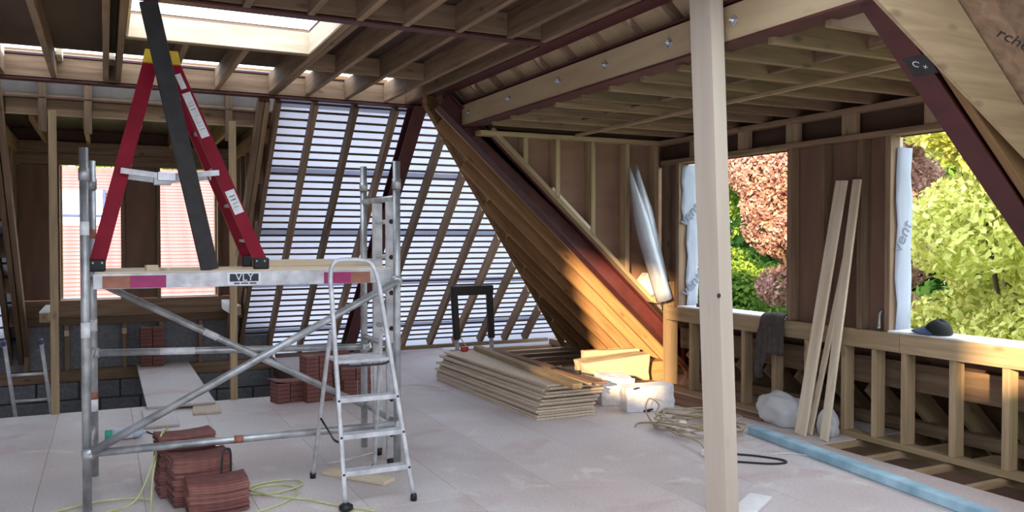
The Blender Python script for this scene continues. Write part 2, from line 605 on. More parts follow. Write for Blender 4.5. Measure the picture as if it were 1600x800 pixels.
# ---- red oxide steels
def steel(label, *a, **k):
    return tag(ibeam('steel_beam', *a, **k), label, 'steel beam', 'red oxide steel frame', 'structure')
s1 = steel('red steel beam carrying the timber header above the translucent roof slope', (-4, 8.53, 3.005), (3.07, 8.53, 3.005), 0.23, 0.13, M['steel_red'])
s2 = steel('red steel beam crossing the flat ceiling beside the skylight', (-4, 5.45, 3.03), (2.93, 5.45, 3.03), 0.22, 0.10, M['steel_red'])
s3 = steel('long red steel beam edging the flat ceiling next to the pale boarded strip', (3.0, 2.4, 3.03), (3.0, 8.55, 3.03), 0.23, 0.15, M['steel_red'])
s4 = steel('red steel beam under the bolted pale timber, carrying the dormer joists', (3.215, 2.7, 2.69), (3.215, 7.6, 2.69), 0.24, 0.16, M['steel_red'])
NS = V3((.91, 0, 1)).normalized()
s5 = steel('red steel trimmer rafter sloping down to the far end of the low stud wall', (2.90, 7.58, 5.51 - .91 * 2.90), (6.04, 7.58, 5.51 - .91 * 6.04), 0.172, 0.15, M['steel_red'], up=NS, tf=.012)
s6 = steel('dark red steel trimmer rafter crossing the corner of the window with the cap', (3.0, 2.75, 5.6 - .91 * 3.0), (6.1, 2.75, 5.6 - .91 * 6.1), 0.185, 0.14, M['steel_red'], up=NS, tf=.012)
NB = V3((0, 1, 1)).normalized()
s7 = steel('red steel rafter in the translucent roof slope, behind the scaffold tower', (3.03, 11.42, 0.0), (3.03, 8.41, 3.01), 0.17, 0.15, M['steel_red'], up=NB, tf=.012)
# bolted timber in the web of the dormer steel
packer = tag(bx('packing_timber', 3.145, 3.195, 2.7, 7.56, 2.706, 2.905, M['plylight']), 'pale timber bolted into the web of the sloping-roof steel', 'timber', kind='structure')
for yb, nth in ((2.95, 'nearest the viewer'), (3.63, 'just past the foreground post'), (4.22, 'fifth from the far end'), (4.95, 'fourth from the far end'), (5.62, 'third from the far end'), (6.5, 'second from the far end'), (7.38, 'at the far end')):
    bo = tag(empty('bolt', (3.145, yb, 2.81)), 'zinc bolt with square washer in the packing timber, ' + nth, 'bolt', 'bolts along the packing timber')
    boxobj('plate_washer', 0.05, 0.05, 0.006, M['zinc'], bo, axes(V3((-.003, 0, 0)), V3((0, .7071, .7071)), V3((0, -.7071, .7071)), V3((1, 0, 0))), ch=.001)
    lathe('nut', [(0.016, 0), (0.016, .014), (0.008, .015), (0.008, .03)], M['zinc'], bo, seg=6, mtx=axes(V3((-.006, 0, 0)), V3((0, 1, 0)), V3((0, 0, 1)), V3((-1, 0, 0))).to_4x4())

# ---- boarded strip between the two long steels
strip = structure('roof_strip', 'pale boarded strip of roof between the two long red steels', 'roof')
def slope_side(x, y, off=0.0, c=5.52):
    """point of the side slope: underside plane z + .91 x = c, off = height above it"""
    return V3((x, y, c - .91 * x)) + NS * off
yb = 2.5
k = 0
while yb < 8.4:
    y1 = min(yb + .43, 8.48)
    top = 3.10 + (0.035 if k % 3 == 1 else 0.0)
    p0, p1 = slope_side(top, (yb + y1) / 2, 0.0, 5.93), slope_side(3.42, (yb + y1) / 2, 0.0, 5.93)
    bar('boarding_panel', p0, p1, y1 - yb - .004, 0.012, M['plylight'], strip, up=NS)
    q0, q1 = slope_side(3.09, yb, -.03, 5.93), slope_side(3.40, yb, -.03, 5.93)
    bar('short_rafter', q0, q1, 0.045, 0.06, M['timber'], strip, up=NS)
    yb = y1
    k += 1

# ---- dormer ceiling (joists across to the right wall)
dceil = structure('ceiling_dormer', 'low dormer ceiling of close timber joists under dark boarding', 'ceiling')
y = 3.05
while y < 7.4:
    bx('joist', 3.24, 5.52, y - .022, y + .022, 2.655, 2.85, M['timber'], dceil)
    y += 0.40
for y in (3.45, 4.65, 5.45, 6.25, 6.65):
    bx('joist_end', 3.30, 3.62, y + .024, y + .062, 2.675, 2.83, M['timber'], dceil)
bx('cross_batten', 4.272, 4.30, 2.85, 7.30, 2.628, 2.655, M['stud'], dceil)
for y in np.arange(3.05, 7.0, .4):
    bx('noggin', 3.95, 3.99, y + .024, y + .376, 2.69, 2.83, M['timber'], dceil)
for a in np.arange(2.72, 7.6, .8):
    bx('deck_board', 3.3, 5.75, a + .002, min(a + .798, 7.62), 2.852, 2.872, M['sheath'], dceil)

# ---- right wall: low stud wall with two window openings above
wall_right = structure('wall_right', 'timber framed right wall with low studs and two window openings', 'wall')
WX = 5.39
bx('sole_plate', WX - .005, WX + .105, 2.8, 7.36, 0.0, 0.045, M['stud'], wall_right)
for yv in (7.23, 6.86, 6.47, 6.08, 5.68, 5.29, 4.89, 4.59, 4.32, 3.92, 3.53, 3.13, 2.85):
    w = .05
    bx('stud', WX + .002, WX + .102, yv - w / 2, yv + w / 2, 0.045, 0.738, M['stud'], wall_right)
bx('rail', WX - .022, WX + .024, 4.345, 7.25, 0.738, 0.881, M['stud'], wall_right)
bx('rail', WX - .022, WX + .024, 2.8, 4.34, 0.738, 0.881, M['stud'], wall_right)
bx('rail', WX + .026, WX + .11, 2.8, 7.3, 0.79, 0.86, M['stud'], wall_right)
bx('inner_rail', WX + .21, WX + .26, 2.7, 7.3, 0.42, 0.64, M['timber'], wall_right)
bx('wall_plate', WX + .5, WX + .6, 2.7, 7.55, 0.02, 0.12, M['timber'], wall_right)
# tall stud closing the far end of the low wall
bx('stud', WX + .002, WX + .105, 7.27, 7.33, 0.045, 1.14, M['stud'], wall_right)
# upper frame
for yv, w in ((7.34, .05), (7.085, .05), (5.50, .05), (5.13, .05), (4.74, .05), (4.475, .05), (2.90, .05)):
    bx('stud', WX, WX + .10, yv - w / 2, yv + w / 2, 0.881, 2.39, M['timber'], wall_right)
bx('head_plate', WX - .01, WX + .11, 2.75, 7.37, 2.39, 2.435, M['timber'], wall_right)
bx('top_plate', WX - .01, WX + .11, 2.75, 7.37, 2.608, 2.653, M['timber'], wall_right)
for yv in (6.83, 6.1, 5.48, 4.86, 4.10, 3.4):
    bx('cripple_stud', WX + .01, WX + .055, yv - .075, yv + .075, 2.435, 2.608, M['stud'], wall_right)
bx('sheathing_panel', WX + .112, WX + .125, 2.75, 7.56, 2.38, 2.66, M['sheath'], wall_right)
bx('sheathing_panel', WX + .105, WX + .118, 4.46, 5.52, 0.80, 2.39, M['ply'], wall_right)
bx('sheathing_panel', WX + .105, WX + .118, 7.06, 7.42, 0.80, 2.39, M['ply'], wall_right)
# small clamp on the pier
fix = tag(empty('pipe_tail', (WX + .06, 4.56, 0.98)), 'short bent metal pipe tail on the stud beside the cap window', 'pipe')
tube('pipe', spline([(.03, 0, .05), (0, .0, .06), (-.03, 0, .03), (-.035, 0, -.06)], 6), .012, M['galv'], fix)
lathe('collar', [(.02, 0), (.02, .03)], M['zinc'], fix, mtx=Matrix.Translation((-.035, 0, -.085)))

bx('blocking_board', WX + .112, WX + .13, 2.7, 7.62, 2.655, 2.872, M['sheath'], wall_right)
# windows: sills and breather-membrane wraps round the openings
def wrap_sheet(name, x0, x1, y, z0, z1, parent, n=7):
    V, F = [], []
    for i in range(n + 1):
        for j in range(5):
            t, u = i / n, j / 4
            V.append((x0 + (x1 - x0) * u + .012 * math.sin(i * 2.1 + j), y - .004 - .006 * (math.sin(i * 1.7 + j * 1.9) + 1), z0 + (z1 - z0) * t))
    for i in range(n):
        for j in range(4):
            a = i * 5 + j
            F.append((a, a + 1, a + 6, a + 5))
    o = meshobj(name, V, F, M['wrap'], parent, smooth=True)
    md = o.modifiers.new('thick', 'SOLIDIFY')
    md.thickness = .002
    return o
win1 = structure('window_1', 'unglazed window opening at the far end of the right wall, with printed wrap', 'window')
bx('sill_board', WX - .02, WX + .26, 5.53, 7.06, 0.882, 0.898, M['white'], win1)
bx('jamb', WX + .11, WX + .25, 7.062, 7.10, 0.9, 2.39, M['pale'], win1)
bx('jamb', WX + .11, WX + .25, 5.49, 5.523, 0.9, 2.39, M['timber'], win1)
w1 = wrap_sheet('membrane_wrap', WX + .03, WX + .23, 7.058, 1.75, 2.37, win1)
w2 = wrap_sheet('membrane_wrap', WX + .09, WX + .24, 7.052, 0.90, 1.80, win1)
lettering('lettering', 'vent', 0.17, axes(V3((WX + .13, 7.036, 1.86)), V3((.72, 0, .69)), V3((-.69, 0, .72)), V3((0, -1, 0))), M['greyink'], w1)
lettering('lettering', 'vent', 0.17, axes(V3((WX + .15, 7.03, 1.12)), V3((.72, 0, .69)), V3((-.69, 0, .72)), V3((0, -1, 0))), M['greyink'], w2)
win2 = structure('window_2', 'unglazed window opening nearest on the right wall, bright foliage outside', 'window')
bx('sill_board', WX - .02, WX + .26, 2.93, 4.45, 0.882, 0.898, M['white'], win2)
bx('jamb', WX + .10, WX + .14, 4.452, 4.49, 0.9, 2.39, M['pale'], win2)
bx('jamb', WX + .11, WX + .25, 2.88, 2.925, 0.9, 2.39, M['timber'], win2)
w3 = wrap_sheet('membrane_wrap', WX + .05, WX + .22, 4.446, 0.90, 2.30, win2)
lettering('lettering', 'vent', 0.15, axes(V3((WX + .12, 4.43, 1.62)), V3((.5, 0, .86)), V3((-.86, 0, .5)), V3((0, -1, 0))), M['greyink'], w3)

# ---- far cheek of the dormer (plywood and studs over the sloping steel)
cheek = structure('wall_cheek', 'triangular plywood and stud cheek wall of the dormer', 'wall')
CC = 5.80
prism('sheathing_panel', [(3.28, 7.53, 2.66), (5.52, 7.53, 2.66), (5.52, 7.53, CC - .91 * 5.52), (3.42, 7.53, CC - .91 * 3.42)], (0, .012, 0), M['ply'], cheek)
for xv in (3.765, 4.13, 4.55, 4.975, 5.35):
    bx('stud', xv - .02, xv + .03, 7.40, 7.525, CC - .91 * (xv + .03), 2.605, M['stud'], cheek)
bx('top_plate', 3.27, 5.5, 7.385, 7.525, 2.607, 2.653, M['stud'], cheek)
bar('sole_plate', slope_side(3.40, 7.45, 0, 5.77), slope_side(5.32, 7.45, 0, 5.77), 0.10, 0.045, M['stud'], cheek, up=NS)
bar('sole_plate', slope_side(4.05, 7.45, 0.04, 5.77), slope_side(4.55, 7.45, 0.04, 5.77), 0.08, 0.035, M['pale'], cheek, up=NS)

bx('blocking_board', 3.27, 5.5, 7.535, 7.555, 2.64, 2.872, M['sheath'], cheek)
# ---- side slope beyond the dormer: jack rafters running down to the eaves, hip board
side = structure('roof_side_slope', 'side roof slope of close parallel timber rafters beyond the dormer', 'roof')
def hip_x(y): return 2.85 + (y - 7.87) * (3.07 / 2.75)
ylist = [7.69, 8.02, 8.40, 8.80, 9.20, 9.60, 10.0, 10.35]
for yv in ylist:
    xs = max(2.92, hip_x(yv) + .02)
    bar('rafter', slope_side(xs, yv, .10), slope_side(6.06, yv, .10), 0.05, 0.20, M['rafter'], side, up=NS)
for a, b in zip([7.5] + ylist[1:], ylist[1:] + [10.95]):
    x0, x1 = max(2.72, hip_x(a)), max(2.72, hip_x(b))
    prism('boarding_panel', [slope_side(x0, a, .205), slope_side(x1, b, .205), slope_side(6.95, b, .205), slope_side(6.95, a, .205)], NS * .015, M['sheath'], side)
hp0, hp1 = V3((2.85, 7.87, 2.93)), V3((6.06, 10.745, 0.0))
prism('hip_board', [hp0, hp1, hp1 + V3((0, 0, .30)), hp0 + V3((0, 0, .24))], (.035, -.035, 0), M['rafter'], side)
bx('eaves_plate', 6.10, 6.25, 7.6, 11.2, -.02, .07, M['timber'], side)
# lower eaves behind the low stud wall
for yv in np.arange(2.95, 7.5, .4):
    bar('eaves_rafter', slope_side(5.72, yv, .10), slope_side(6.3, yv, .10), 0.045, 0.18, M['stud'], side, up=NS)
for a in np.arange(2.7, 7.5, .8):
    b = min(a + .8, 7.55)
    prism('felt_panel', [slope_side(5.36, a, .21), slope_side(5.36, b, .21), slope_side(6.95, b, .21), slope_side(6.95, a, .21)], NS * .01, M['sheath'], side)
# near part of the side slope
near = structure('roof_near_slope', 'near part of the side roof slope in the upper corner', 'roof')
for yv in (2.64, .6, .2, -.2, -.6, -1.0, -1.4, -1.8, -2.2, -2.6, -3.0, -3.4, -3.8):
    bar('rafter', slope_side(2.95, yv, .10, 5.62), slope_side(6.17, yv, .10, 5.62), 0.05, 0.20, M['rafter'], near, up=NS)
for a in np.arange(-4, 2.6, .8):
    b = min(a + .8, 2.72)
    bp_ = prism('boarding_panel', [slope_side(2.9, a, .205, 5.62), slope_side(2.9, b, .205, 5.62), slope_side(6.3, b, .205, 5.62), slope_side(6.3, a, .205, 5.62)], NS * .015, M['timber'], near)
g = prism('gusset_board', [(2.93, 2.56, 2.66), (4.12, 2.56, 1.935), (4.9, 2.56, 1.42), (2.93, 2.56, 3.21)], (0, -.02, 0), M['stud'], near)
_xs = V3((1, 0, -.91)).normalized()
_td = (_xs - EY * .7).normalized()
_tu = (-NS).cross(_td)
_tp = slope_side(3.60, 2.41, .203, 5.62)
lettering('handwriting', 'rcher', 0.085, axes(_tp, _td, _tu, -NS), M['ink'], bp_)
lettering('handwriting', 'M', 0.06, axes(_tp + _td * .13 + _tu * .07, _td, _tu, -NS), M['ink'], bp_)

# ---- back slope: rafters, battens and translucent membrane
back = structure('roof_back_slope', 'back roof slope of rafters and battens under translucent membrane', 'roof')
S2 = math.sqrt(.5)
def bsp(x, s, off=0.0):
    return V3((x, 11.5 - s * S2, s * S2)) + NB * off
def hip_at(s):          # where the hip crosses the slope
    z = s * S2
    return 2.95 + (2.975 - z) / 2.9 * 3.18 + .10
for xr in (1.95, 2.37, 2.81, 3.43, 3.85, 4.27, 4.67, 5.08, 5.49, 5.84):
    zt = min(2.96, 2.975 - (xr - 2.95) / 3.18 * 2.9 + .18) if xr > 2.95 else 2.96
    bar('rafter', bsp(xr, 0, .07), bsp(xr, zt / S2, .07), 0.05, 0.14, M['timber'], back, up=NB)
for xr in (1.41, 1.465, 1.575, -0.85, -0.91, -1.02, -1.4, -1.8, -2.2, -2.6, -3.0):
    bar('rafter', bsp(xr, -.4, .07), bsp(xr, 4.18, .07), 0.05, 0.14, M['timber'], back, up=NB)
k = 0
s = 0.03
while s < 4.28:
    xe = min(hip_at(s) + .25, 6.4)
    off = .1465
    bar('batten', bsp(1.60, s, off), bsp(xe, s, off), 0.024, 0.016, M['sheath'], back, up=NB)
    if k % 2 == 0:
        bar('batten', bsp(-3.9, s, off), bsp(-.86, s, off), 0.024, 0.016, M['sheath'], back, up=NB)
    s += 0.107
    k += 1
k = 0
s = -.62
while s < 4.2:
    sa, sb = s, min(s + 1.04, 4.34)
    nseg = 12
    V, F = [], []
    for q in range(nseg + 1):
        t = sa + (sb - sa) * q / nseg
        xe = min(hip_at(t) + .30, 6.5)
        V += [bsp(1.60, t, .155 + .004 * (k % 2) + .001 * math.sin(q * 2)), bsp(xe, t, .155 + .004 * (k % 2))]
    F = [(2 * q, 2 * q + 1, 2 * q + 3, 2 * q + 2) for q in range(nseg)]
    meshobj('membrane_strip', V, F, M['membrane'], back)
    V = [bsp(-3.95, sa, .155 + .004 * (k % 2)), bsp(-.86, sa, .155 + .004 * (k % 2)), bsp(-.86, sb, .155 + .004 * (k % 2)), bsp(-3.95, sb, .155 + .004 * (k % 2))]
    meshobj('membrane_strip', V, [(0, 1, 2, 3)], M['membrane'], back)
    s += 0.93
    k += 1
bx('eaves_board', 1.6, 7.0, 12.0, 12.03, -.6, .3, M['sheath'], back)
bx('floor_rail', 2.04, 6.2, 11.40, 11.47, 0.0, 0.05, M['timber'], back)

# ---- left dormer: window wall, cheeks, ceiling, props
wall_back = structure('wall_back', 'timber framed back wall of the left dormer over concrete blocks', 'wall')
WY = 11.3
bx('sill_beam', -1.0, 1.62, WY - .02, WY + .06, 0.655, 0.86, M['timber'], wall_back)
bx('rail', -1.0, 1.62, WY, WY + .08, 0.56, 0.65, M['timber'], wall_back)
bx('head_beam', -0.98, 1.6, WY, WY + .08, 2.485, 2.62, M['timber'], wall_back)
bx('top_plate', -0.98, 1.6, WY, WY + .08, 2.625, 2.76, M['timber'], wall_back)
bx('blocking_board', -1.05, 1.62, WY + .07, WY + .09, 2.62, 2.93, M['sheath'], wall_back)
bx('sole_plate', -3.9, 2.0, WY - .02, WY + .10, -0.12, 0.02, M['timber'], wall_back)
for a, b in ((-.97, -.92), (-.54, -.49), (0.17, 0.215), (0.575, 0.62), (1.30, 1.345), (1.52, 1.57)):
    bx('stud', a, b, WY, WY + .08, 0.86, 2.485, M['timber'], wall_back)
for a, b in ((-.92, -.54), (0.215, 0.575), (1.345, 1.52)):
    bx('sheathing_panel', a, b, WY + .07, WY + .085, 0.86, 2.485, M['ply'], wall_back)
for xv in (-.85, -.43, 0.20, 0.62, 1.08, 1.5):
    bx('stud', xv - .025, xv + .025, WY, WY + .08, 0.02, 0.56, M['timber'], wall_back)
for xv in (-.43, 0.20, 1.08):
    bx('noggin_end', xv - .027, xv + .027, WY - .015, WY, 0.43, 0.50, M['pale'], wall_back)
bx('backing_board', -3.9, 2.0, WY + .10, WY + .115, -0.1, 0.66, M['blockwork'], wall_back)
bx('mortar_bed', -3.9, 2.05, WY + .03, WY + .13, -2.6, -0.12, M['mortar'], wall_back)
row, z = 0, -0.125
while z > -2.5:
    xb = -3.9 - (0.22 if row % 2 else 0)
    while xb < 2.0:
        a, b = max(xb, -3.9), min(xb + .44, 2.05)
        if b - a > .05:
            bx('concrete_block', a + .005, b - .005, WY - .0, WY + .05, z - .215 + .005, z - .005, M['blockwork'], wall_back, ch=.004)
        xb += .45
    z -= .225
    row += 1
bx('stairwell_lining', -4.0, 2.3, 8.22, 8.28, -2.7, -.23, M['mortar'], wall_back)
bx('stairwell_lining', -4.06, -4.0, 8.2, 11.5, -2.7, 0, M['mortar'], wall_back)
bx('stairwell_lining', 2.10, 2.16, 8.2, 11.5, -2.7, -.23, M['mortar'], wall_back)
# cheeks
cl = structure('wall_dormer_left', 'stud and plywood cheek on the far side of the left dormer', 'wall')
cr = structure('wall_dormer_right', 'stud and plywood cheek between the left dormer and the translucent slope', 'wall')
for root, xw, sgn in ((cl, -.95, -1), (cr, 1.52, 1)):
    for yv in (9.35, 9.75, 10.15, 10.55, 10.95):
        bx('stud', xw - .04, xw + .04, yv - .02, yv + .02, 11.55 - yv, 2.76, M['timber'], root)
    prism('sheathing_panel', [(xw + sgn * .045, 8.6, 2.93), (xw + sgn * .045, 11.42, 2.93), (xw + sgn * .045, 11.38, .3)], (sgn * .012, 0, 0), M['ply'], root)
    bx('top_plate', xw - .045, xw + .045, 9.02, 11.38, 2.60, 2.76, M['rafter'], root)
dc2 = structure('ceiling_dormer_left', 'small joisted ceiling of the left dormer behind its cross beam', 'ceiling')
for xv in (-.62, -.17, 0.28, 0.73, 1.18):
    bx('joist', xv - .022, xv + .022, 9.05, 11.36, 2.72, 2.90, M['rafter'], dc2)
bx('cross_beam', -.82, 1.40, 8.965, 9.01, 2.765, 2.955, M['timber'], dc2)
bx('cross_beam', -.82, 1.40, 8.955, 8.965, 2.755, 2.768, M['stud'], dc2)
for xv in (-.52, -.14, 1.14):
    bx('hanger_stud', xv - .035, xv + .035, 8.90, 8.955, 2.60, 3.10, M['timber'], dc2)
bx('deck_board', -1.0, 1.57, 8.9, 11.5, 2.905, 2.925, M['sheath'], dc2)
prism('ceiling_sheet', [(-1.05, 9.06, 2.93), (1.63, 9.06, 2.93), (1.63, 8.76, 3.30), (-1.05, 8.76, 3.30)], (0, .006, .006), M['greysheet'], dc2)
win3 = structure('window_3', 'left unglazed opening of the back dormer, tiled roof beyond', 'window')
bx('jamb', -.49, -.465, WY + .08, WY + .20, .86, 2.485, M['stud'], win3)
bx('sill_board', -.49, .17, WY + .06, WY + .22, .862, .878, M['white'], win3)
win4 = structure('window_4', 'unglazed back dormer opening behind the red ladder, tiled roof beyond', 'window')
bx('jamb', 1.275, 1.30, WY + .08, WY + .20, .86, 2.485, M['stud'], win4)
bx('sill_board', .62, 1.30, WY + .06, WY + .22, .862, .878, M['white'], win4)
# projecting arm timbers below the window ends
for xv, lb in ((-.60, 'white topped timber arm jutting in beside the outer window end'), (1.38, 'white topped timber arm jutting in under the red ladder')):
    ar = tag(empty('timber_arm', (xv, 10.8, .7)), lb, 'timber', 'window arm timbers', 'structure')
    bx('arm', -.045, .045, -.62, .52, 0.0, 0.10, M['stud'], ar)
    bx('white_facing', -.047, .047, -.60, .60, 0.10, 0.118, M['white'], ar)
    sgn = 1 if xv < 0 else -1
    bx('white_facing', sgn * .045 - .004, sgn * .045 + .004, -.30, .60, 0.0, 0.10, M['white'], ar)

# ---- unseen walls added to block low sun, high openings shaped for the sun patches
added_wall_left = structure('added_wall_left', 'tall unseen wall added on the left to block and shape the sun', 'wall')
for (a, b, c, d) in ((-4.0, -3.40, 0, 5.5), (-1.52, 11.6, 0, 5.5), (-3.40, -1.52, 0, 2.62), (-3.40, -1.52, 3.92, 5.5)):
    bx('wall_section', -4.2, -4.0, a, b, c, d, M['wallblock'], added_wall_left)
added_wall_rear = structure('added_wall_rear', 'tall unseen wall added behind the viewer to block and shape the sun', 'wall')
for (a, b, c, d) in ((-4.2, -1.76, 0, 5.5), (0.2, 6.4, 0, 5.5), (-1.76, 0.2, 0, 2.58), (-1.76, 0.2, 3.08, 5.5)):
    bx('wall_section', a, b, -4.2, -4.0, c, d, M['wallblock'], added_wall_rear)

# ================================================================== OUTSIDE
def thing(name, label, cat, loc=(0, 0, 0), rotz=0.0, group=None):
    return tag(empty(name, loc, rotz), label, cat, group)

def rel(base):
    b = V3(base)
    return lambda x, y, z: V3((x, y, z)) - b

tag(bx('ground', -60, 70, -60, 80, -3.4, -3.2, M['lawn']), 'grass ground below the house', 'ground', kind='structure')

# house across the gardens, seen through the back dormer windows
house = thing('house', 'neighbouring house with a long red tiled roof and a rooflight', 'house', (0, 21, -3.2))
hl = rel((0, 21, -3.2))
bx('wall', -9, 11, .3, 7.0, 0.0, 3.35, M['render'], house)
RT = math.tan(R(38))
def roofpt(x, t, off=0.0):
    """t metres up the roof slope from the eaves"""
    n = V3((0, -math.sin(R(38)), math.cos(R(38))))
    return hl(x, 20.6 + t * math.cos(R(38)), 0.05 + t * math.sin(R(38))) + n * off
prism('roof_slab', [roofpt(-9.4, 0), roofpt(11.4, 0), roofpt(11.4, 5.4), roofpt(-9.4, 5.4)], (0, 0, -.15), M['sheath'], house)  # dark slab shows in the course gaps, painting in their shadow lines
nh = V3((0, -math.sin(R(38)), math.cos(R(38))))
for k in range(38):
    t = .14 * k
    bar('tile_course', roofpt(-9.4, t + .085, .02), roofpt(11.4, t + .085, .02), 0.112, 0.03, M['rooftile'], house, up=nh)
bx('ridge', -9.4, 11.4, 20.6 + 5.4 * math.cos(R(38)) - 21 - .1, 20.6 + 5.4 * math.cos(R(38)) - 21 + .15, 3.2 + 3.34, 3.2 + 3.50, M['rooftile'], house)
bx('fascia', -9.4, 11.4, -.5, -.42, 3.0, 3.22, M['white'], house)
rl = empty('rooflight')
rl.parent = house
bar('frame', roofpt(-1.12, 3.80, .06), roofpt(-.06, 3.80, .06), 1.20, .10, M['label'], rl, up=nh)
bar('pane', roofpt(-1.02, 3.84, .115), roofpt(-.16, 3.84, .115), .92, .012, M['pane'], rl, up=nh)
bar('side_trim', roofpt(-.05, 3.80, .09), roofpt(.01, 3.80, .09), 1.20, .12, M['blueplastic'], rl, up=nh)
bar('side_trim', roofpt(-1.10, 3.27, .09), roofpt(-.06, 3.27, .09), .06, .13, M['blueplastic'], rl, up=nh)
bar('flashing', roofpt(-1.15, 3.10, .05), roofpt(-.02, 3.10, .05), .20, .03, M['label'], rl, up=nh)

def foliage(name, blobs, n, size, mat, parent, seed):
    """leaf clumps scattered in shells round a set of ellipsoid blobs: one mesh"""
    rg = np.random.default_rng(seed)
    blobs = np.array(blobs, float)
    w = blobs[:, 3] ** 2
    idx = rg.choice(len(blobs), n, p=w / w.sum())
    d = rg.normal(size=(n, 3))
    d /= np.linalg.norm(d, axis=1)[:, None]
    rad = blobs[idx, 3] * (0.72 + .33 * rg.random(n))
    c = blobs[idx, :3] + d * rad[:, None] * np.array([1, 1, .85])
    nrm = d + rg.normal(size=(n, 3)) * .7
    nrm /= np.linalg.norm(nrm, axis=1)[:, None]
    t = np.cross(nrm, rg.normal(size=(n, 3)))
    t /= np.linalg.norm(t, axis=1)[:, None]
    b = np.cross(nrm, t)
    sz = size * (.6 + .8 * rg.random(n))[:, None]
    v = np.empty((n, 4, 3))
    v[:, 0] = c + t * sz
    v[:, 1] = c + b * sz * .55 + nrm * sz * .15
    v[:, 2] = c - t * sz
    v[:, 3] = c - b * sz * .55 + nrm * sz * .15
    me = bpy.data.meshes.new(name)
    me.vertices.add(4 * n)
    me.vertices.foreach_set('co', v.reshape(-1).astype(np.float32))
    me.loops.add(4 * n)
    me.loops.foreach_set('vertex_index', np.arange(4 * n, dtype=np.int32))
    me.polygons.add(n)
    me.polygons.foreach_set('loop_start', np.arange(0, 4 * n, 4, dtype=np.int32))
    me.polygons.foreach_set('loop_total', np.full(n, 4, dtype=np.int32))
    me.update()
    me.materials.append(mat)
    o = bpy.data.objects.new(name, me)
    COL.objects.link(o)
    o.parent = parent
    return o

def tree(label, x, y, base_h, blobs, n, size, mat, seed, name='garden_tree'):
    t = thing(name, label, 'tree', (x, y, -3.2), group='garden trees')
    rg = random.Random(seed)
    tube('trunk', spline([(0, 0, 0), (.1, .05, base_h * .5), (0, .1, base_h)], 5), [.20] * 5 + [.15] * 5 + [.08], M['bark'], t)
    for k in range(5):
        a = rg.uniform(0, 6.28)
        bl = blobs[k % len(blobs)]
        tube('branch', spline([(0, 0, base_h * rg.uniform(.4, .8)), (bl[0] * .5, bl[1] * .5, bl[2] * .8), (bl[0], bl[1], bl[2])], 4), .04, M['bark'], t, seg=6)
    f = foliage('foliage', blobs, n, size, mat, t, seed)
    f['kind'] = 'stuff'
    return t

def cluster(rg, n, spread, z0, z1, r0, r1):
    out = []
    for k in range(n):
        a, q = rg.uniform(0, 6.28), math.sqrt(rg.random())
        out.append((spread * q * math.cos(a), spread * q * math.sin(a), rg.uniform(z0, z1), rg.uniform(r0, r1)))
    return out
rg = random.Random(5)
tree('mid green leafy tree seen through the far window of the right wall', 12.2, 15.7, 5.0, cluster(rg, 30, 1.9, 1.6, 7.6, .55, .95), 50000, .060, M['leaf_green'], 1)
tree('coppery red maple filling half of the far window', 12.9, 12.85, 5.0, cluster(rg, 22, .95, 3.6, 7.6, .45, .8), 45000, .052, M['leaf_red'], 2)
tree('coppery red maple beside the wrap of the cap window', 12.4, 10.75, 5.0, cluster(rg, 24, .9, 3.3, 7.6, .45, .8), 45000, .052, M['leaf_red'], 3)
tree('bright lime green tree filling the cap window', 11.8, 7.55, 5.0, cluster(rg, 34, 1.35, 1.8, 7.4, .55, .95), 65000, .060, M['leaf_lime'], 4)
tree('dark green shrub low behind the window with the cap', 11.6, 10.4, 3.0, cluster(rg, 16, 1.0, 1.0, 3.6, .5, .8), 26000, .055, M['leaf_dark'], 6, 'garden_shrub')
tree('dark green shrub low outside the far window', 12.2, 15.4, 2.5, cluster(rg, 16, 1.5, .8, 3.2, .5, .8), 26000, .055, M['leaf_dark'], 7, 'garden_shrub')
tree('tall dark tree standing behind the coppery maples', 22.5, 21.0, 7.0, cluster(rg, 46, 4.6, 1.5, 11.5, 1.3, 2.1), 34000, .16, M['leaf_dark'], 8)
tree('tall green tree standing behind the lime tree', 22.0, 10.5, 7.0, cluster(rg, 46, 4.6, 1.5, 11.5, 1.3, 2.1), 34000, .16, M['leaf_green'], 9)
tree('green tree showing over the ridge of the red tiled roof', 2.5, 37, 7.0, cluster(rg, 30, 5.0, 3.0, 9.5, 1.2, 1.9), 12000, .22, M['leaf_green'], 10)

# ================================================================== THINGS IN THE LOFT
# ---- timber prop post in the foreground
pb, pt = V3((3.154, 3.68, 0)), V3((3.012, 3.68, 3.03))
post = prism('timber_post', [pb, pb + V3((.09, 0, 0)), pb + V3((.09, .18, 0)), pb + V3((0, .18, 0))], pt - pb, M['postwood'])
# local X along the post so the grain follows it
me = post.data
mx = axes((pb + pt) / 2, (pt - pb).normalized(), EY, (pt - pb).normalized().cross(EY))
me.transform(mx.inverted())
post.matrix_local = mx
tag(post, 'tall pale planed timber post propping the steel in the foreground', 'post')
kn = lathe('knot', [(.014, 0), (.013, .0008)], M['charcoal'], post, mtx=mx.inverted() @ axes(V3((3.088, 3.679, 1.28)), EX, EZ, V3((0, -1, 0))))

# ---- props under the left dormer beam
for xv, lb in ((-.425, 'thin timber prop at the stairwell edge by the aluminium ladder'), (1.135, 'thin timber prop at the stairwell edge by the red tile bundles')):
    tag(bx('timber_prop', xv - .033, xv + .033, 8.60, 8.66, 0.0 - .022, 2.76, M['stud']), lb, 'prop', 'stairwell props')

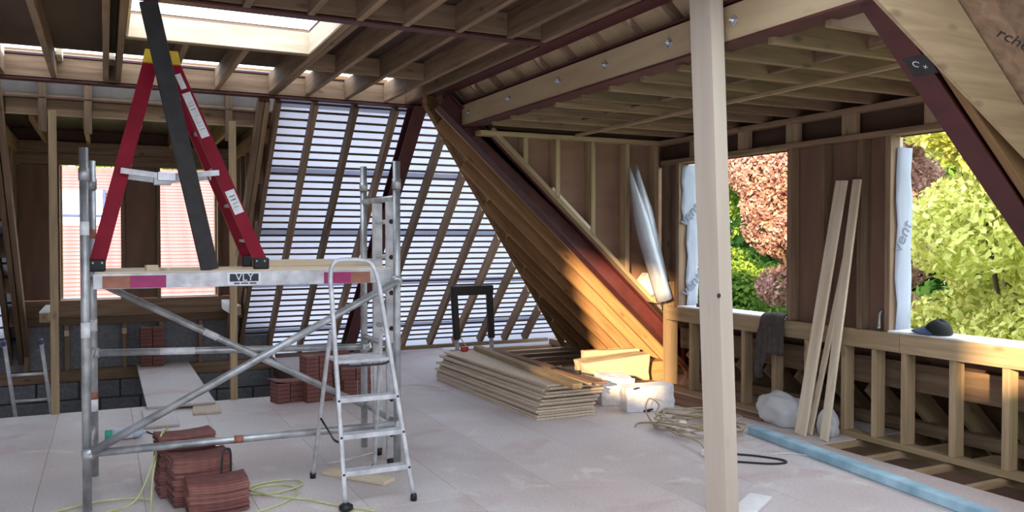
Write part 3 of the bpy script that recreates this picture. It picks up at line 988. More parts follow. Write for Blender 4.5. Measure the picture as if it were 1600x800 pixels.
# ---- scaffold tower
sb = (0.84, 5.85, 0)
L = rel(sb)
scaf = thing('scaffold_tower', 'galvanised tube scaffold tower with a working platform', 'scaffold', sb)
UP = {'a': (-.11, 5.46, 2.13), 'b': (-.08, 6.25, 2.12), 'c': (1.795, 5.48, 2.13), 'd': (1.775, 6.22, 2.15)}
for k, (x, y, h) in UP.items():
    u = hollow_tube('upright', L(x, y, 0.0), L(x, y, h), .0255, M['galv'], scaf)
    hollow_tube('collar', L(x, y, h - .19), L(x, y, h - .12), .031, M['galv'], u)
hollow_tube('ledger_tube', L(-.11, 5.435, .345), L(1.80, 5.45, .33), .024, M['galv'], scaf)
hollow_tube('ledger_tube', L(-.08, 6.22, .835), L(1.79, 6.19, .775), .024, M['galv'], scaf)
hollow_tube('brace_tube', L(-.06, 6.20, 1.315), L(1.76, 6.16, .33), .024, M['galv'], scaf)
hollow_tube('brace_tube', L(-.08, 5.41, .36), L(1.78, 5.41, 1.315), .024, M['galv'], scaf)
for z in (.33, .85, 1.33, 1.88):
    if z < 1.8:
        hollow_tube('rung', L(-.11, 5.46, z), L(-.08, 6.25, z), .02, M['galv'], scaf)
    hollow_tube('rung', L(1.795, 5.48, z), L(1.775, 6.22, z), .021, M['galv'], scaf)
for (x, y, z) in ((-.10, 5.43, .345), (1.795, 5.45, .33), (-.08, 6.22, .835), (1.775, 6.2, .775), (1.775, 5.43, 1.315), (-.07, 6.22, 1.315)):
    cp = lathe('clamp', [(.036, -.03), (.04, -.012), (.04, .012), (.036, .03)], M['galv'], scaf, seg=12, mtx=Matrix.Translation(L(x, y, z)))
    boxobj('wing_nut', .02, .05, .02, M['zinc'], cp, Matrix.Translation((.01, -.045, 0)), .003)
for (x, y, z0, z1, mt) in ((-.11, 5.46, 1.02, 1.11, 'label'), (-.08, 6.25, .98, 1.06, 'label'), (-.08, 6.25, .52, .57, 'orange_tape'), (-.08, 6.25, .44, .52, 'label'), (-.11, 5.46, 1.62, 1.70, 'label'), (-.08, 6.25, 1.60, 1.66, 'orange_tape')):
    hollow_tube('sticker', L(x, y, z0), L(x, y, z1), .0262, M[mt], scaf, wall=.0006)
def along(p, q, a, b, r, mat):
    p, q = V3(p), V3(q)
    hollow_tube('sticker', L(*(p.lerp(q, a))), L(*(p.lerp(q, b))), r, M[mat], scaf, wall=.0006)
along((-.06, 6.20, 1.315), (1.76, 6.16, .33), .37, .42, .0247, 'label')
along((-.08, 6.22, .835), (1.79, 6.19, .775), .22, .34, .0247, 'label')
along((-.11, 5.435, .345), (1.80, 5.45, .33), .43, .46, .0247, 'orange_tape')
plat = empty('platform')
plat.parent = scaf
bx('deck_board', *(L(-.06, 5.50, 0).x, L(1.76, 0, 0).x), L(0, 5.50, 0).y, L(0, 6.21, 0).y, 1.372, 1.402, M['pale'], plat)
bx('side_rail', L(-.07, 0, 0).x, L(1.76, 0, 0).x, L(0, 5.485, 0).y, L(0, 5.512, 0).y, 1.300, 1.392, M['alu'], plat)
bx('side_rail', L(-.07, 0, 0).x, L(1.76, 0, 0).x, L(0, 6.20, 0).y, L(0, 6.227, 0).y, 1.300, 1.392, M['alu'], plat)
def facing(a, b, mt, z0=1.304, z1=1.378):
    return bx('painted_band', L(a, 0, 0).x, L(b, 0, 0).x, L(0, 5.4825, 0).y, L(0, 5.486, 0).y, z0, z1, M[mt], plat, ch=.0005)
facing(-.02, .13, 'orange_tape'); facing(.13, .33, 'pink_tape'); facing(1.295, 1.475, 'pink_tape'); facing(1.475, 1.61, 'orange_tape')
lab = bx('name_plate', L(.685, 0, 0).x, L(.89, 0, 0).x, L(0, 5.480, 0).y, L(0, 5.485, 0).y, 1.308, 1.388, M['label'], plat, ch=.0005)
bx('plate_field', L(.70, 0, 0).x, L(.875, 0, 0).x, L(0, 5.478, 0).y, L(0, 5.481, 0).y, 1.330, 1.378, M['ink'], plat, ch=.0003)
lettering('lettering', 'VLY', .066, axes(L(.79, 5.4765, 1.354), EX, EZ, V3((0, -1, 0))), M['label'], plat)
for a_, b_ in ((.725, .760), (.768, .812), (.820, .862)):
    bx('print_line', L(a_, 0, 0).x, L(b_, 0, 0).x, L(0, 5.4785, 0).y, L(0, 5.4805, 0).y, 1.314, 1.322, M['ink'], plat, ch=.0003)
tag(bx('scaffold_plank', .93, 1.80, 6.02, 6.16, 1.402, 1.450, M['pale']), 'pale timber plank lying at the back of the scaffold platform', 'plank')
for (x, y, w, h, rz, lb) in ((.255, 5.62, .07, .035, .2, 'larger wood offcut on the scaffold platform'), (.335, 5.58, .035, .02, .6, 'tiny wood chip beside the offcut on the scaffold platform')):
    o = boxobj('wood_offcut', w, .05, h, M['pale'], None, Matrix.Translation((x, y, 1.402 + h / 2)) @ Matrix.Rotation(rz, 4, 'Z'))
    tag(o, lb, 'offcut', 'offcuts on the platform')

# ladder standing upright inside the end frame of the tower
lb_ = (1.80, 5.80, 0.0)
L = rel(lb_)
lad = thing('ladder_section', 'flat aluminium ladder section standing in the end frame of the scaffold', 'ladder', lb_)
for y in (5.63, 5.95):
    st = bx('stile', L(1.765, 0, 0).x, L(1.835, 0, 0).x, L(0, y - .014, 0).y, L(0, y + .014, 0).y, .05, 1.86, M['alu'], lad)
    lathe('foot', [(.03, 0), (.034, .05)], M['black'], lad, seg=12, mtx=Matrix.Translation(L(1.80, y, 0)))
for k in range(7):
    z = .22 + .25 * k
    hollow_tube('rung', L(1.80, 5.645, z), L(1.80, 5.935, z), .016, M['alu'], lad)
    lathe('rung_end', [(.017, 0), (.017, .002)], M['black'], lad, seg=12, mtx=axes(L(1.80, 5.6165, z), EX, EZ, V3((0, -1, 0))))

# ---- red fibreglass stepladder standing on the platform
rb = (.40, 5.82, 1.402)
L = rel(rb)
rlad = thing('stepladder', 'red fibreglass stepladder with yellow top standing on the scaffold platform', 'ladder', rb)
def channel(name, p0, p1, w, d, mat, parent, side):
    """C-section stile: web faces -Y or +Y"""
    p0, p1 = V3(p0), V3(p1)
    x = (p1 - p0).normalized()
    a = EY.cross(x).normalized()
    t = .006
    s = [(-w / 2, 0), (w / 2, 0), (w / 2, d), (w / 2 - t, d), (w / 2 - t, t), (-w / 2 + t, t), (-w / 2 + t, d), (-w / 2, d)]
    return prism(name, [p0 + a * u + EY * (v * side) for u, v in s], p1 - p0, mat, parent)
top = {}
for side, y_b, y_t in ((1, 5.585, 5.68), (-1, 6.12, 6.0)):
    for s, xb, xt in ((-1, -.045, .268), (1, .905, .385)):
        st = channel('front_stile' if s < 0 else 'rear_stile', L(xb, y_b, 1.46), L(xt, y_t, 2.72), .088 if s < 0 else .08, .03, M['fibre_red'], rlad, side)
        boxobj('foot', .10, .045, .075, M['black'], rlad, Matrix.Translation(L(xb + .005 * s, y_b + .012 * side, 1.402 + .0375)), .008)
        for dx in (-.025, .025):
            lathe('rivet', [(.007, 0), (.005, .003)], M['zinc'], rlad, seg=8, mtx=axes(L(xb + dx, y_b - .010, 1.455), EX, EZ, V3((0, -1, 0))))
for k in range(5):
    t = .10 + .19 * k
    x = -.045 + (.313) * t
    z = 1.46 + 1.26 * t
    y0, y1 = 5.585 + .095 * t, 6.12 - .12 * t
    bx('tread', L(x - .04, 0, 0).x, L(x + .045, 0, 0).x, L(0, y0 + .007, 0).y, L(0, y1 - .007, 0).y, L(0, 0, z - .012).z, L(0, 0, z + .012).z, M['alu'], rlad)
    xr = .905 - .52 * t
    bx('rear_brace', L(xr - .015, 0, 0).x, L(xr + .015, 0, 0).x, L(0, y0 + .007, 0).y, L(0, y1 - .007, 0).y, L(0, 0, z - .010).z, L(0, 0, z + .010).z, M['alu'], rlad)
tp = prism('top_cap', [L(.215, 5.64, 2.695), L(.435, 5.64, 2.695), L(.42, 5.64, 2.775), L(.23, 5.64, 2.775)], (0, .40, 0), M['yellow'], rlad)
for y in (5.59, 6.05):
    q0, qm, q1 = L(.085, y, 2.015), L(.345, y, 1.985), L(.655, y, 2.02)
    sp = bar('spreader', q0, qm, .006, .035, M['alu'], rlad)
    bar('spreader', qm, q1, .006, .035, M['alu'], rlad)
    boxobj('spreader_hinge', .11, .016, .055, M['zinc'], rlad, Matrix.Translation(qm + V3((0, -.006, 0))), .006)
def on_leg(t, w, h, mat, name='label_plate', shift=0.0):
    p = V3((.905, 5.585, 1.46)).lerp(V3((.385, 5.68, 2.72)), t)
    x = (V3((.385, 5.68, 2.72)) - V3((.905, 5.585, 1.46))).normalized()
    a = EY.cross(x).normalized()
    n = x.cross(a)
    if n.y > 0: n = -n
    return boxobj(name, h, w, .001, M[mat], rlad, axes(L(*p) + n * .0012 + a * shift, x, a, x.cross(a)), .0003)
on_leg(.735, .052, .30, 'label'); on_leg(.30, .06, .16, 'label'); on_leg(.90, .035, .10, 'label')
for k in range(9):
    on_leg(.665 + .0165 * k, .034, .006, 'greyink', 'print_line')
    if k < 4: on_leg(.275 + .018 * k, .036, .008, 'greyink', 'print_line')

# ---- charcoal prop wedged between platform and ceiling steel
tag(bar('charcoal_prop', (.588, 5.535, 1.404), (.245, 5.50, 3.03), .05, .105, M['charcoal'], None, up=(1, 0, 0)), 'charcoal painted timber prop wedged between the platform and the ceiling steel', 'prop')

# ---- aluminium stepladder with platform and hoop
ab = (1.45, 5.1, 0)
L = rel(ab)
al = thing('stepladder', 'small aluminium stepladder with hoop handle standing on the floor', 'ladder', ab)
fl, fr = V3((1.257, 4.81, 0.02)), V3((1.678, 4.805, 0.02))
tl, tr = V3((1.232, 5.05, 1.36)), V3((1.535, 5.05, 1.33))
hoop = [fl, fl.lerp(tl, .5), fl.lerp(tl, .9), tl, V3((1.248, 5.06, 1.435)), V3((1.30, 5.063, 1.468)), V3((1.46, 5.063, 1.462)), V3((1.508, 5.06, 1.42)), tr, fr.lerp(tr, .9), fr.lerp(tr, .5), fr]
tube('front_frame', [L(*p) for p in spline(hoop, 5)], .0145, M['alu'], al, seg=10)
def at_l(z): return fl.lerp(tl, z / 1.36)
def at_r(z): return fr.lerp(tr, z / 1.33)
for z in (.185, .40, .617):
    a, b = at_l(z), at_r(z)
    tr_ = bar('tread', L(*a) + V3((.012, .03, 0)), L(*b) + V3((-.012, .03, 0)), .085, .03, M['alu'], al)
    for q in (a, b):
        lathe('rivet', [(.008, 0), (.006, .004)], M['black'], al, seg=8, mtx=axes(L(*q) + V3((0, -.0145, 0)), EX, EZ, V3((0, -1, 0))))
a, b = at_l(.845), at_r(.845)
bar('platform', L(*a) + V3((.012, .12, 0)), L(*b) + V3((-.012, .12, 0)), .25, .022, M['alu'], al)
tube('platform_trim', [L(*p) for p in spline([a + V3((.03, -.012, -.012)), a + V3((.06, -.02, -.022)), b + V3((-.06, -.02, -.022)), b + V3((-.02, -.012, -.008))], 5)], .007, M['black'], al, seg=6)
rl_, rr_ = V3((1.231, 5.554, .02)), V3((1.654, 5.552, .02))
ul, ur = V3((1.237, 5.10, .97)), V3((1.565, 5.10, .97))
for f, u in ((rl_, ul), (rr_, ur)):
    tube('rear_leg', [L(*p) for p in spline([f, f.lerp(u, .5), u, u + V3((0, -.05, .06)), u + V3((0, -.10, .04))], 5)], .0135, M['alu'], al)
tube('rear_stretcher', [L(*p) for p in spline([rl_.lerp(ul, .09), (rl_ + rr_) / 2 + V3((-.05, -.02, .075)), rr_.lerp(ur, .13)], 6)], .006, M['galv'], al, seg=6)
tube('restraint_cord', [L(*p) for p in spline([rl_.lerp(ul, .45), rl_.lerp(ul, .42) + V3((.02, -.15, -.03)), at_l(.36) + V3((-.03, .05, .02)), at_l(.37)], 6)], .007, M['black'], al, seg=6)
lathe('foot', [(.03, 0), (.042, .012), (.042, .03), (.02, .045)], M['black'], al, seg=14, mtx=Matrix.Translation(L(1.257, 4.80, 0)))
for p in (fr, rl_, rr_):
    lathe('foot', [(.02, 0), (.021, .03), (.016, .045)], M['black'], al, seg=12, mtx=Matrix.Translation(L(p.x, p.y, 0)))

# ---- aluminium ladder coming up through the stairwell
wb = (-.36, 9.7, -2.62)
L = rel(wb)
wl = thing('access_ladder', 'aluminium ladder with blue caps rising through the stairwell', 'ladder', wb)
A0, A1 = V3((-.52, 9.5, -2.62)), V3((-.832, 8.78, .63))
B0, B1 = V3((-.22, 9.5, -2.62)), V3((-.540, 8.78, .63))
for p, q in ((A0, A1), (B0, B1)):
    bar('stile', L(*p), L(*q), .06, .028, M['alu'], wl, up=(1, 0, 0))
    bar('end_cap', L(*q), L(*(q + (q - p).normalized() * .05)), .066, .034, M['blueplastic'], wl, up=(1, 0, 0), ch=.01)
for k in range(12):
    t = .06 + k * .0775
    hollow_tube('rung', L(*A0.lerp(A1, t)), L(*B0.lerp(B1, t)), .014, M['alu'], wl, seg=10)

# ---- boards bridging the stairwell
tag(bx('bridging_board', .33, .93, 8.35, 11.28, .022, .046, M['floor']), 'wide chipboard sheet bridging the stairwell towards the back window', 'board')
tag(bx('bridging_board', .285, .555, 7.60, 8.345, .002, .024, M['floor']), 'narrow chipboard strip on the floor in front of the bridging sheet', 'board')
o = boxobj('bridging_board', .24, .33, .022, M['chip'], None, Matrix.Translation((.83, 8.17, .012)) @ Matrix.Rotation(-.08, 4, 'Z'))
tag(o, 'small yellow edged chipboard offcut beside the bridging sheet', 'board')

# ---- stacks of clay roof tiles
def tile_mesh(w, l, th, camber, name='tile'):
    V, F = [], []
    n = 6
    for i in range(n + 1):
        t = i / n * 2 - 1
        zc = camber * (1 - t * t)
        for y in (-l / 2, l / 2):
            V.append((t * w / 2, y, zc))
            V.append((t * w / 2, y, zc + th))
    for i in range(n):
        a = i * 4
        F += [(a, a + 4, a + 6, a + 2), (a + 1, a + 3, a + 7, a + 5), (a, a + 1, a + 5, a + 4), (a + 2, a + 6, a + 7, a + 3)]
    F += [(0, 2, 3, 1), (n * 4, n * 4 + 1, n * 4 + 3, n * 4 + 2)]
    me = bpy.data.meshes.new(name)
    me.from_pydata(V, [], F)
    bm = bmesh.new(); bm.from_mesh(me); bmesh.ops.recalc_face_normals(bm, faces=bm.faces); bm.to_mesh(me); bm.free()
    return me
big = [tile_mesh(.335, .20, .0135, -.012), tile_mesh(.335, .20, .0135, -.012)]
big[0].materials.append(M['clay']); big[1].materials.append(M['clay2'])
ORD = ('first second third fourth fifth sixth seventh eighth ninth tenth eleventh twelfth thirteenth fourteenth fifteenth sixteenth seventeenth '
       'eighteenth nineteenth twentieth twenty-first twenty-second twenty-third twenty-fourth twenty-fifth twenty-sixth').split()
def tile_stack(cx, cy, n, rz, which, top_extra, tilt=0.0):
    rt = random.Random(int(cx * 1000 + cy * 77))
    z = .0125
    for k in range(n):
        o = bpy.data.objects.new('clay_tile', big[1 if rt.random() < .45 else 0])
        COL.objects.link(o)
        o.location = (cx + rt.uniform(-.007, .007), cy + rt.uniform(-.008, .008) + tilt * k, z)
        o.rotation_euler = (0, 0, rz + rt.uniform(-.03, .03))
        lb = '%s clay roof tile from the top of the %s' % (ORD[n - 1 - k], which)
        tag(o, lb, 'roof tile', 'roof tiles in the ' + which)
        z += .0143
tile_stack(.44, 5.62, 26, .10, 'rear stack under the lime cable', 0)
tile_stack(.50, 5.385, 20, .12, 'middle stack behind the wire loop', 0)
tile_stack(.575, 5.15, 13, .02, 'low front stack', 0)

def tile_bundle(cx, cy, z0, n, rz, label, w=.26, l=.18, rx=0.0):
    t = thing('tile_bundle', label, 'tile bundle', (cx, cy, z0), rz, 'tile bundles by the stairwell')
    t.rotation_euler = (rx, 0, rz)
    for k in range(n):
        o = bx('tile', -w / 2, -.004, -l / 2, l / 2, .0005 + k * .0195, (k + 1) * .0195, M['clay' if (k + n) % 2 else 'clay2'], t, ch=.001)
        o = bx('tile', .004, w / 2, -l / 2, l / 2, .0005 + k * .0195, (k + 1) * .0195, M['clay2' if (k + n) % 3 == 0 else 'clay'], t, ch=.001)
    return t
tile_bundle(1.585, 8.30, 0, 10, .25, 'low red tile bundle at the end of the pile with a loose tile on top')
tile_bundle(1.865, 8.22, 0, 12, .15, 'red tile bundle on the floor under the tallest stack')
tile_bundle(1.855, 8.23, .236, 11, .18, 'red tile bundle topping the tallest stack by the stairwell')
tile_bundle(2.10, 8.46, 0, 12, .1, 'red tile bundle on the floor behind the stepladder')
tile_bundle(2.10, 8.46, .236, 13, .05, 'red tile bundle stacked high behind the stepladder')
tile_bundle(2.255, 8.14, 0, 10, -.25, 'red tile bundle on the floor seen through the stepladder')
tile_bundle(2.245, 8.15, .197, 6, -.32, 'slanting red tile bundle seen through the stepladder', w=.28)
o = link('clay_tile', big[0], M['clay'])
o.location = (1.60, 8.30, .208); o.rotation_euler = (0, .07, .2)
tag(o, 'loose clay roof tile lying on the low tile bundle', 'roof tile')
for k, (z0, lb) in enumerate(((.046, 'lower red tile bundle at the far end of the bridging sheet'), (.285, 'upper red tile bundle at the far end of the bridging sheet'))):
    tile_bundle(.50, 11.10, z0, 12, 0.03 * k, lb)

# ---- stack of chipboard sheets with loose timbers on top
ordinal = ['lowest', 'second', 'third', 'fourth', 'fifth', 'sixth', 'seventh', 'eighth', 'ninth', 'tenth', 'eleventh', 'twelfth', 'thirteenth', 'topmost']
offs = [0, .0, .012, -.006, .014, -.004, .02, .045, .012, .055, .075, .05, .10, .08]
yo = [0, .01, .02, .0, .015, .03, -.02, .0, .03, -.04, -.02, .02, -.05, -.03]
for k in range(14):
    z = .0005 + k * .0228
    o = boxobj('chipboard_sheet', 2.40, .60, .0195, M['chip'], None,
               Matrix.Translation((3.67 + offs[k], 7.63 + yo[k], z + .0115)) @ Matrix.Rotation(R(90) + (k % 3 - 1) * .006 + .012, 4, 'Z'), .002)
    lb = '%s chipboard sheet %s in the stack on the floor' % (ordinal[k], '' if k in (0, 13) else 'counted from the bottom')
    tag(o, ' '.join(lb.split()), 'chipboard sheet', 'stacked chipboard sheets')
ZT = .0005 + 14 * .0228
tag(bar('timber_length', (3.60, 6.10, ZT + .024), (3.84, 8.78, ZT + .024), .09, .045, M['stud'], None), 'long sawn timber lying along the top of the chipboard stack', 'timber')
tag(bar('timber_length', (3.915, 6.22, ZT + .010), (3.985, 8.60, ZT + .010), .11, .018, M['ply'], None), 'thin pinkish board lying along the edge of the chipboard stack', 'board')
tag(bar('timber_length', (3.80, 6.22, ZT + .010), (3.83, 7.15, ZT + .010), .035, .018, M['stud'], None), 'short narrow batten beside the hammer on the chipboard stack', 'batten')
hb = (3.91, 6.9, ZT + .019)
L = rel(hb)
hm = thing('hammer', 'black handled hammer lying on the chipboard stack', 'hammer', hb)
tube('handle', [L(3.935, 6.62, ZT + .037), L(3.925, 6.80, ZT + .036), L(3.905, 7.02, ZT + .034)], [.016, .014, .010], M['black'], hm)
hd = bar('head', L(3.855, 7.03, ZT + .034), L(3.955, 7.05, ZT + .034), .028, .028, M['charcoal'], hm)
lathe('face', [(.014, 0), (.017, .008), (.017, .022)], M['charcoal'], hm, seg=12, mtx=axes(L(3.955, 7.05, ZT + .034), EY, EZ, EX))

# ---- black inverted-U stand behind the chipboard
fb = (3.86, 8.98, 0)
L = rel(fb)
st = thing('roller_stand', 'black inverted U frame stand with grey legs behind the chipboard stack', 'stand', fb)
bar('crossbar', L(3.60, 8.98, .995), L(4.13, 8.98, .995), .06, .11, M['black'], st, ch=.01)
for x0, x1 in ((3.635, 3.69), (4.085, 4.13)):
    bar('padded_leg', L(x0, 8.98, .96), L(x0 + (x1 - x0) * .62, 8.98, .42), .06, .075, M['black'], st, up=(1, 0, 0), ch=.01)
    bar('lower_leg', L(x0 + (x1 - x0) * .6, 8.98, .44), L(x1, 8.98, 0.0), .035, .04, M['galv'], st, up=(1, 0, 0))
    bar('foot_bar', L(x1, 8.90, .02), L(x1, 9.25, .02), .04, .04, M['galv'], st)
tag(bar('lath', (3.72, 9.12, .50), (4.02, 9.0, .012), .03, .012, M['pale'], None), 'thin pale lath leaning within the black stand', 'lath')
tag(bar('lath', (3.80, 9.25, .33), (4.12, 9.12, .012), .05, .02, M['rafter'], None), 'short orange lath leaning within the black stand', 'lath')
tag(boxobj('red_wedge', .09, .06, .05, M['redplastic'], None, Matrix.Translation((3.66, 8.72, ZT + .0265)) @ Matrix.Rotation(.4, 4, 'Z'), .01), 'small red plastic wedge at the far end of the chipboard stack', 'wedge')

# ---- insulation blocks
def block(name, label, cat, loc, size, rz, mat, rough=.012, wedge=0.0, seed=1):
    rb_ = random.Random(seed)
    bm = bmesh.new()
    bmesh.ops.create_cube(bm, size=1)
    bmesh.ops.subdivide_edges(bm, edges=bm.edges, cuts=4, use_grid_fill=True)
    for v in bm.verts:
        t = v.co.x + .5
        v.co = V3((v.co.x * size[0], v.co.y * size[1], (v.co.z + .5) * size[2]))
        if v.co.z > size[2] * .3:
            v.co.z -= wedge * (1 - t) * (v.co.z / size[2])
            v.co.x += rb_.uniform(-1, 1) * rough
            v.co.y += rb_.uniform(-1, 1) * rough
            v.co.z += rb_.uniform(-1, .3) * rough
    me = bpy.data.meshes.new(name)
    bm.to_mesh(me); bm.free()
    o = link(name, me, M[mat])
    o.location = loc
    o.rotation_euler = (0, 0, rz)
    md = o.modifiers.new('edges', 'BEVEL'); md.width = .008; md.segments = 2; md.limit_method = 'ANGLE'
    return tag(o, label, cat)
block('insulation_block', 'long cream foam insulation block in the sunlight under the rafters', 'insulation', (5.03, 7.78, 0), (.78, .30, .33), -.16, 'foam', .01, .07, 2)
block('insulation_block', 'cream foam strip behind the long sunlit insulation block', 'insulation', (5.30, 8.22, 0), (.72, .12, .31), -.12, 'foam', .008, 0, 3)
block('insulation_block', 'pale wedge shaped foam block beside the chipboard stack', 'insulation', (4.46, 6.86, 0), (.32, .38, .26), -.35, 'whiteblock', .008, -.02, 4)
bd = block('insulation_block', 'white foam block with black smudges in front of the wedge block', 'insulation', (4.54, 6.42, 0), (.46, .22, .245), -.28, 'whiteblock', .008, .01, 5)
for (px, pz, s) in ((-.04, .012, .030), (.0, .022, .02), (-.145, .222, .022), (-.12, .226, .014)):
    boxobj('smudge', s * 2.2, s * .9, .002, M['ink'], bd, axes(V3((px, -.1165, pz)), V3((.97, 0, .2)), V3((-.2, 0, .97)), V3((0, -1, 0))), .0005)
tag(bx('sawn_block', 5.47, 5.80, 7.78, 8.02, .0, .20, M['rafter']), 'sunlit orange sawn timber block at the foot of the rafters', 'block')
tag(bx('timber_offcut', 5.0, 5.37, 7.42, 7.54, .0, .05, M['rafter']), 'sunlit timber offcut lying by the tall end stud', 'offcut')
o = boxobj('cream_box', .21, .12, .15, M['white'], None, axes(slope_side(5.20, 7.44, .099, 5.77), V3((1, 0, -.91)).normalized(), EY, NS) , .006)
tag(o, 'small white box lodged on the sloping plate of the dormer cheek', 'box')

# ---- curled silver sheets leaning in the corner
def curl(name, p0, p1, r, label, phase):
    p0, p1 = V3(p0), V3(p1)
    x = (p1 - p0).normalized()
    u = EY.cross(x).normalized()
    w = x.cross(u)
    V, F = [], []
    n, m = 16, 12
    for i in range(n + 1):
        t = i / n
        rr = r * (min(1, .12 + 2.2 * t) if t < .42 else 1)
        for j in range(m + 1):
            a = phase + (j / m) * math.pi * 1.35
            V.append(p0.lerp(p1, t) + (u * math.cos(a) + w * math.sin(a)) * rr + u * .02 * math.sin(t * 3))
    for i in range(n):
        for j in range(m):
            a = i * (m + 1) + j
            F.append((a, a + 1, a + m + 2, a + m + 1))
    o = meshobj(name, V, F, M['foil'], None, smooth=True)
    md = o.modifiers.new('thick', 'SOLIDIFY'); md.thickness = .003
    return tag(o, label, 'sheet', 'curled sheets in the corner')
curl('curled_sheet', (4.91, 7.27, 2.34), (5.315, 7.20, .955), .09, 'longer curled silver sheet leaning in the corner by the wrapped window', 2.3)
curl('curled_sheet', (5.02, 7.30, 2.37), (5.325, 7.28, 1.15), .085, 'shorter curled silver sheet leaning behind the longer one in the corner', 2.6)

# ---- planks leaning on the low stud wall, polythene bag
tag(bar('leaning_plank', (5.07, 5.03, .004), (5.355, 4.885, 2.07), .022, .125, M['pale'], None, up=(.1, 1, 0)), 'widest pale plank leaning on the stud wall beside the bag', 'plank', 'leaning planks')
tag(bar('leaning_plank', (5.09, 4.80, .004), (5.36, 4.735, 2.07), .022, .085, M['pale'], None, up=(.1, 1, 0)), 'narrow pale plank leaning upright nearest the cap window', 'plank', 'leaning planks')
tag(bar('leaning_plank', (5.16, 5.02, .004), (5.375, 4.77, 1.80), .020, .055, M['pale'], None, up=(.1, 1, 0)), 'thin pale batten crossing between the two leaning planks', 'plank', 'leaning planks')
def blob(name, loc, size, mat, seed, amp=.16, cuts=4):
    bm = bmesh.new()
    bmesh.ops.create_icosphere(bm, subdivisions=cuts, radius=1)
    rb_ = np.random.default_rng(seed)
    dirs = rb_.normal(size=(26, 3)); dirs /= np.linalg.norm(dirs, axis=1)[:, None]
    for v in bm.verts:
        d = np.array(v.co)
        f = 1 + amp * (np.abs(np.sin(dirs[:13] @ d * 5)).mean() - .6) * 2 + amp * .5 * np.sin(dirs[13:] @ d * 9).mean() * 2
        v.co = V3((d[0] * f * size[0], d[1] * f * size[1], max(-.999, d[2] * f) * size[2]))
        if v.co.z < -size[2] * .8: v.co.z = -size[2] * .8
    me = bpy.data.meshes.new(name)
    bm.to_mesh(me); bm.free()
    for f in me.polygons: f.use_smooth = True
    o = link(name, me, mat)
    o.location = (loc[0], loc[1], loc[2] + size[2] * .8)
    return o
bag = blob('polythene_bag', (5.22, 5.38, .002), (.13, .26, .15), M['bag'], 3, .34)
tag(bag, 'crumpled clear polythene bag on the floor by the leaning planks', 'bag')
for (dy, dz, s) in ((-.02, .03, .03), (.08, -.02, .022)):
    boxobj('print_patch', s * 1.6, s, .002, M['greyink'], bag, axes(V3((-.128, dy, dz)), V3((0, -.9, .3)), V3((0, .3, .9)), V3((-1, 0, 0))), .0004)
bag2 = blob('polythene_bag', (5.24, 4.90, .002), (.07, .09, .12), M['bag'], 8, .34)
tag(bag2, 'smaller polythene bag squeezed behind the narrow leaning plank', 'bag')

# ---- jacket over the rail
def jacket():
    V, F = [], []
    nu, nv = 22, 30
    path = [(5.50, .905), (5.44, .925), (5.385, .915), (5.355, .86), (5.345, .70), (5.335, .55), (5.33, .40)]
    sp = spline([V3((p[0], 0, p[1])) for p in path], 5)
    for i in range(nu + 1):
        u = i / nu
        y0 = 5.50 + .28 * u
        drop = 1.0 if u > .70 else (.80 if u < .55 else .80 + (u - .55) / .15 * .2)
        for j in range(nv + 1):
            t = j / nv * drop
            q = t * (len(sp) - 1)
            k = min(int(q), len(sp) - 2)
            p = sp[k].lerp(sp[k + 1], q - k)
            f = t * t
            wav = .018 * math.sin(u * 17 + t * 3) * (.25 + f) + .010 * math.sin(u * 31 + 2) * f
            V.append((p.x - .012 - abs(wav) - .02 * math.sin(math.pi * u) * (t > .3), y0 + .015 * math.sin(t * 5 + u * 3) + (u - .5) * .06 * t, p.z - .006 * math.sin(u * 9)))
    for i in range(nu):
        for j in range(nv):
            a = i * (nv + 1) + j
            F.append((a, a + 1, a + nv + 2, a + nv + 1))
    o = meshobj('jacket', V, F, M['fabric'], None, smooth=True)
    md = o.modifiers.new('thick', 'SOLIDIFY'); md.thickness = .012; md.offset = 1
    return o
jk = tag(jacket(), 'dark brown jacket hanging over the rail under the far window', 'jacket')
tube('sleeve', spline([(5.33, 5.76, .80), (5.315, 5.775, .62), (5.31, 5.785, .45), (5.315, 5.775, .34)], 6), [.028 + .012 * math.sin(k * .17 * 3.14) for k in range(19)], M['fabric'], jk, seg=12)

# ---- cap on the sill
cb = (5.47, 4.09, .899)
cp_ = thing('cap', 'navy baseball cap with black crown lying on the window sill', 'cap', cb, R(0))
V, F = [], []
n, m = 8, 24
for i in range(n + 1):
    f = i / n * math.pi / 2
    for j in range(m):
        a = 2 * math.pi * j / m
        V.append((.095 * math.cos(f) ** .7 * math.cos(a), .115 * math.cos(f) ** .7 * math.sin(a), .012 + .095 * math.sin(f) * (1 + .12 * math.sin(a * 2))))
for i in range(n):
    for j in range(m):
        F.append((i * m + j, i * m + (j + 1) % m, (i + 1) * m + (j + 1) % m, (i + 1) * m + j))
crown = meshobj('crown', V, F, M['capblack'], cp_, smooth=True)
V, F = [], []
for i in range(7):
    t = i / 6
    for j in range(11):
        a = -1.15 + 2.3 * j / 10
        rr = .095 + .085 * t * math.cos(a * 1.15)
        V.append((-rr * math.cos(a) * .98 + .0, .115 / .095 * rr * math.sin(a) * (1 - .12 * t) + .03, .028 - .030 * t - .020 * (a * a) * .6 * (1 - t * .3) + .02))
for i in range(6):
    for j in range(10):
        a = i * 11 + j
        F.append((a, a + 1, a + 12, a + 11))
vis = meshobj('visor', V, F, M['navy'], cp_, smooth=True)
md = vis.modifiers.new('thick', 'SOLIDIFY'); md.thickness = .004
cp_.rotation_euler = (R(4), R(0), R(-38))
lathe('button', [(.01, 0), (.008, .006)], M['capblack'], cp_, seg=10, mtx=Matrix.Translation((0, 0, .106)))

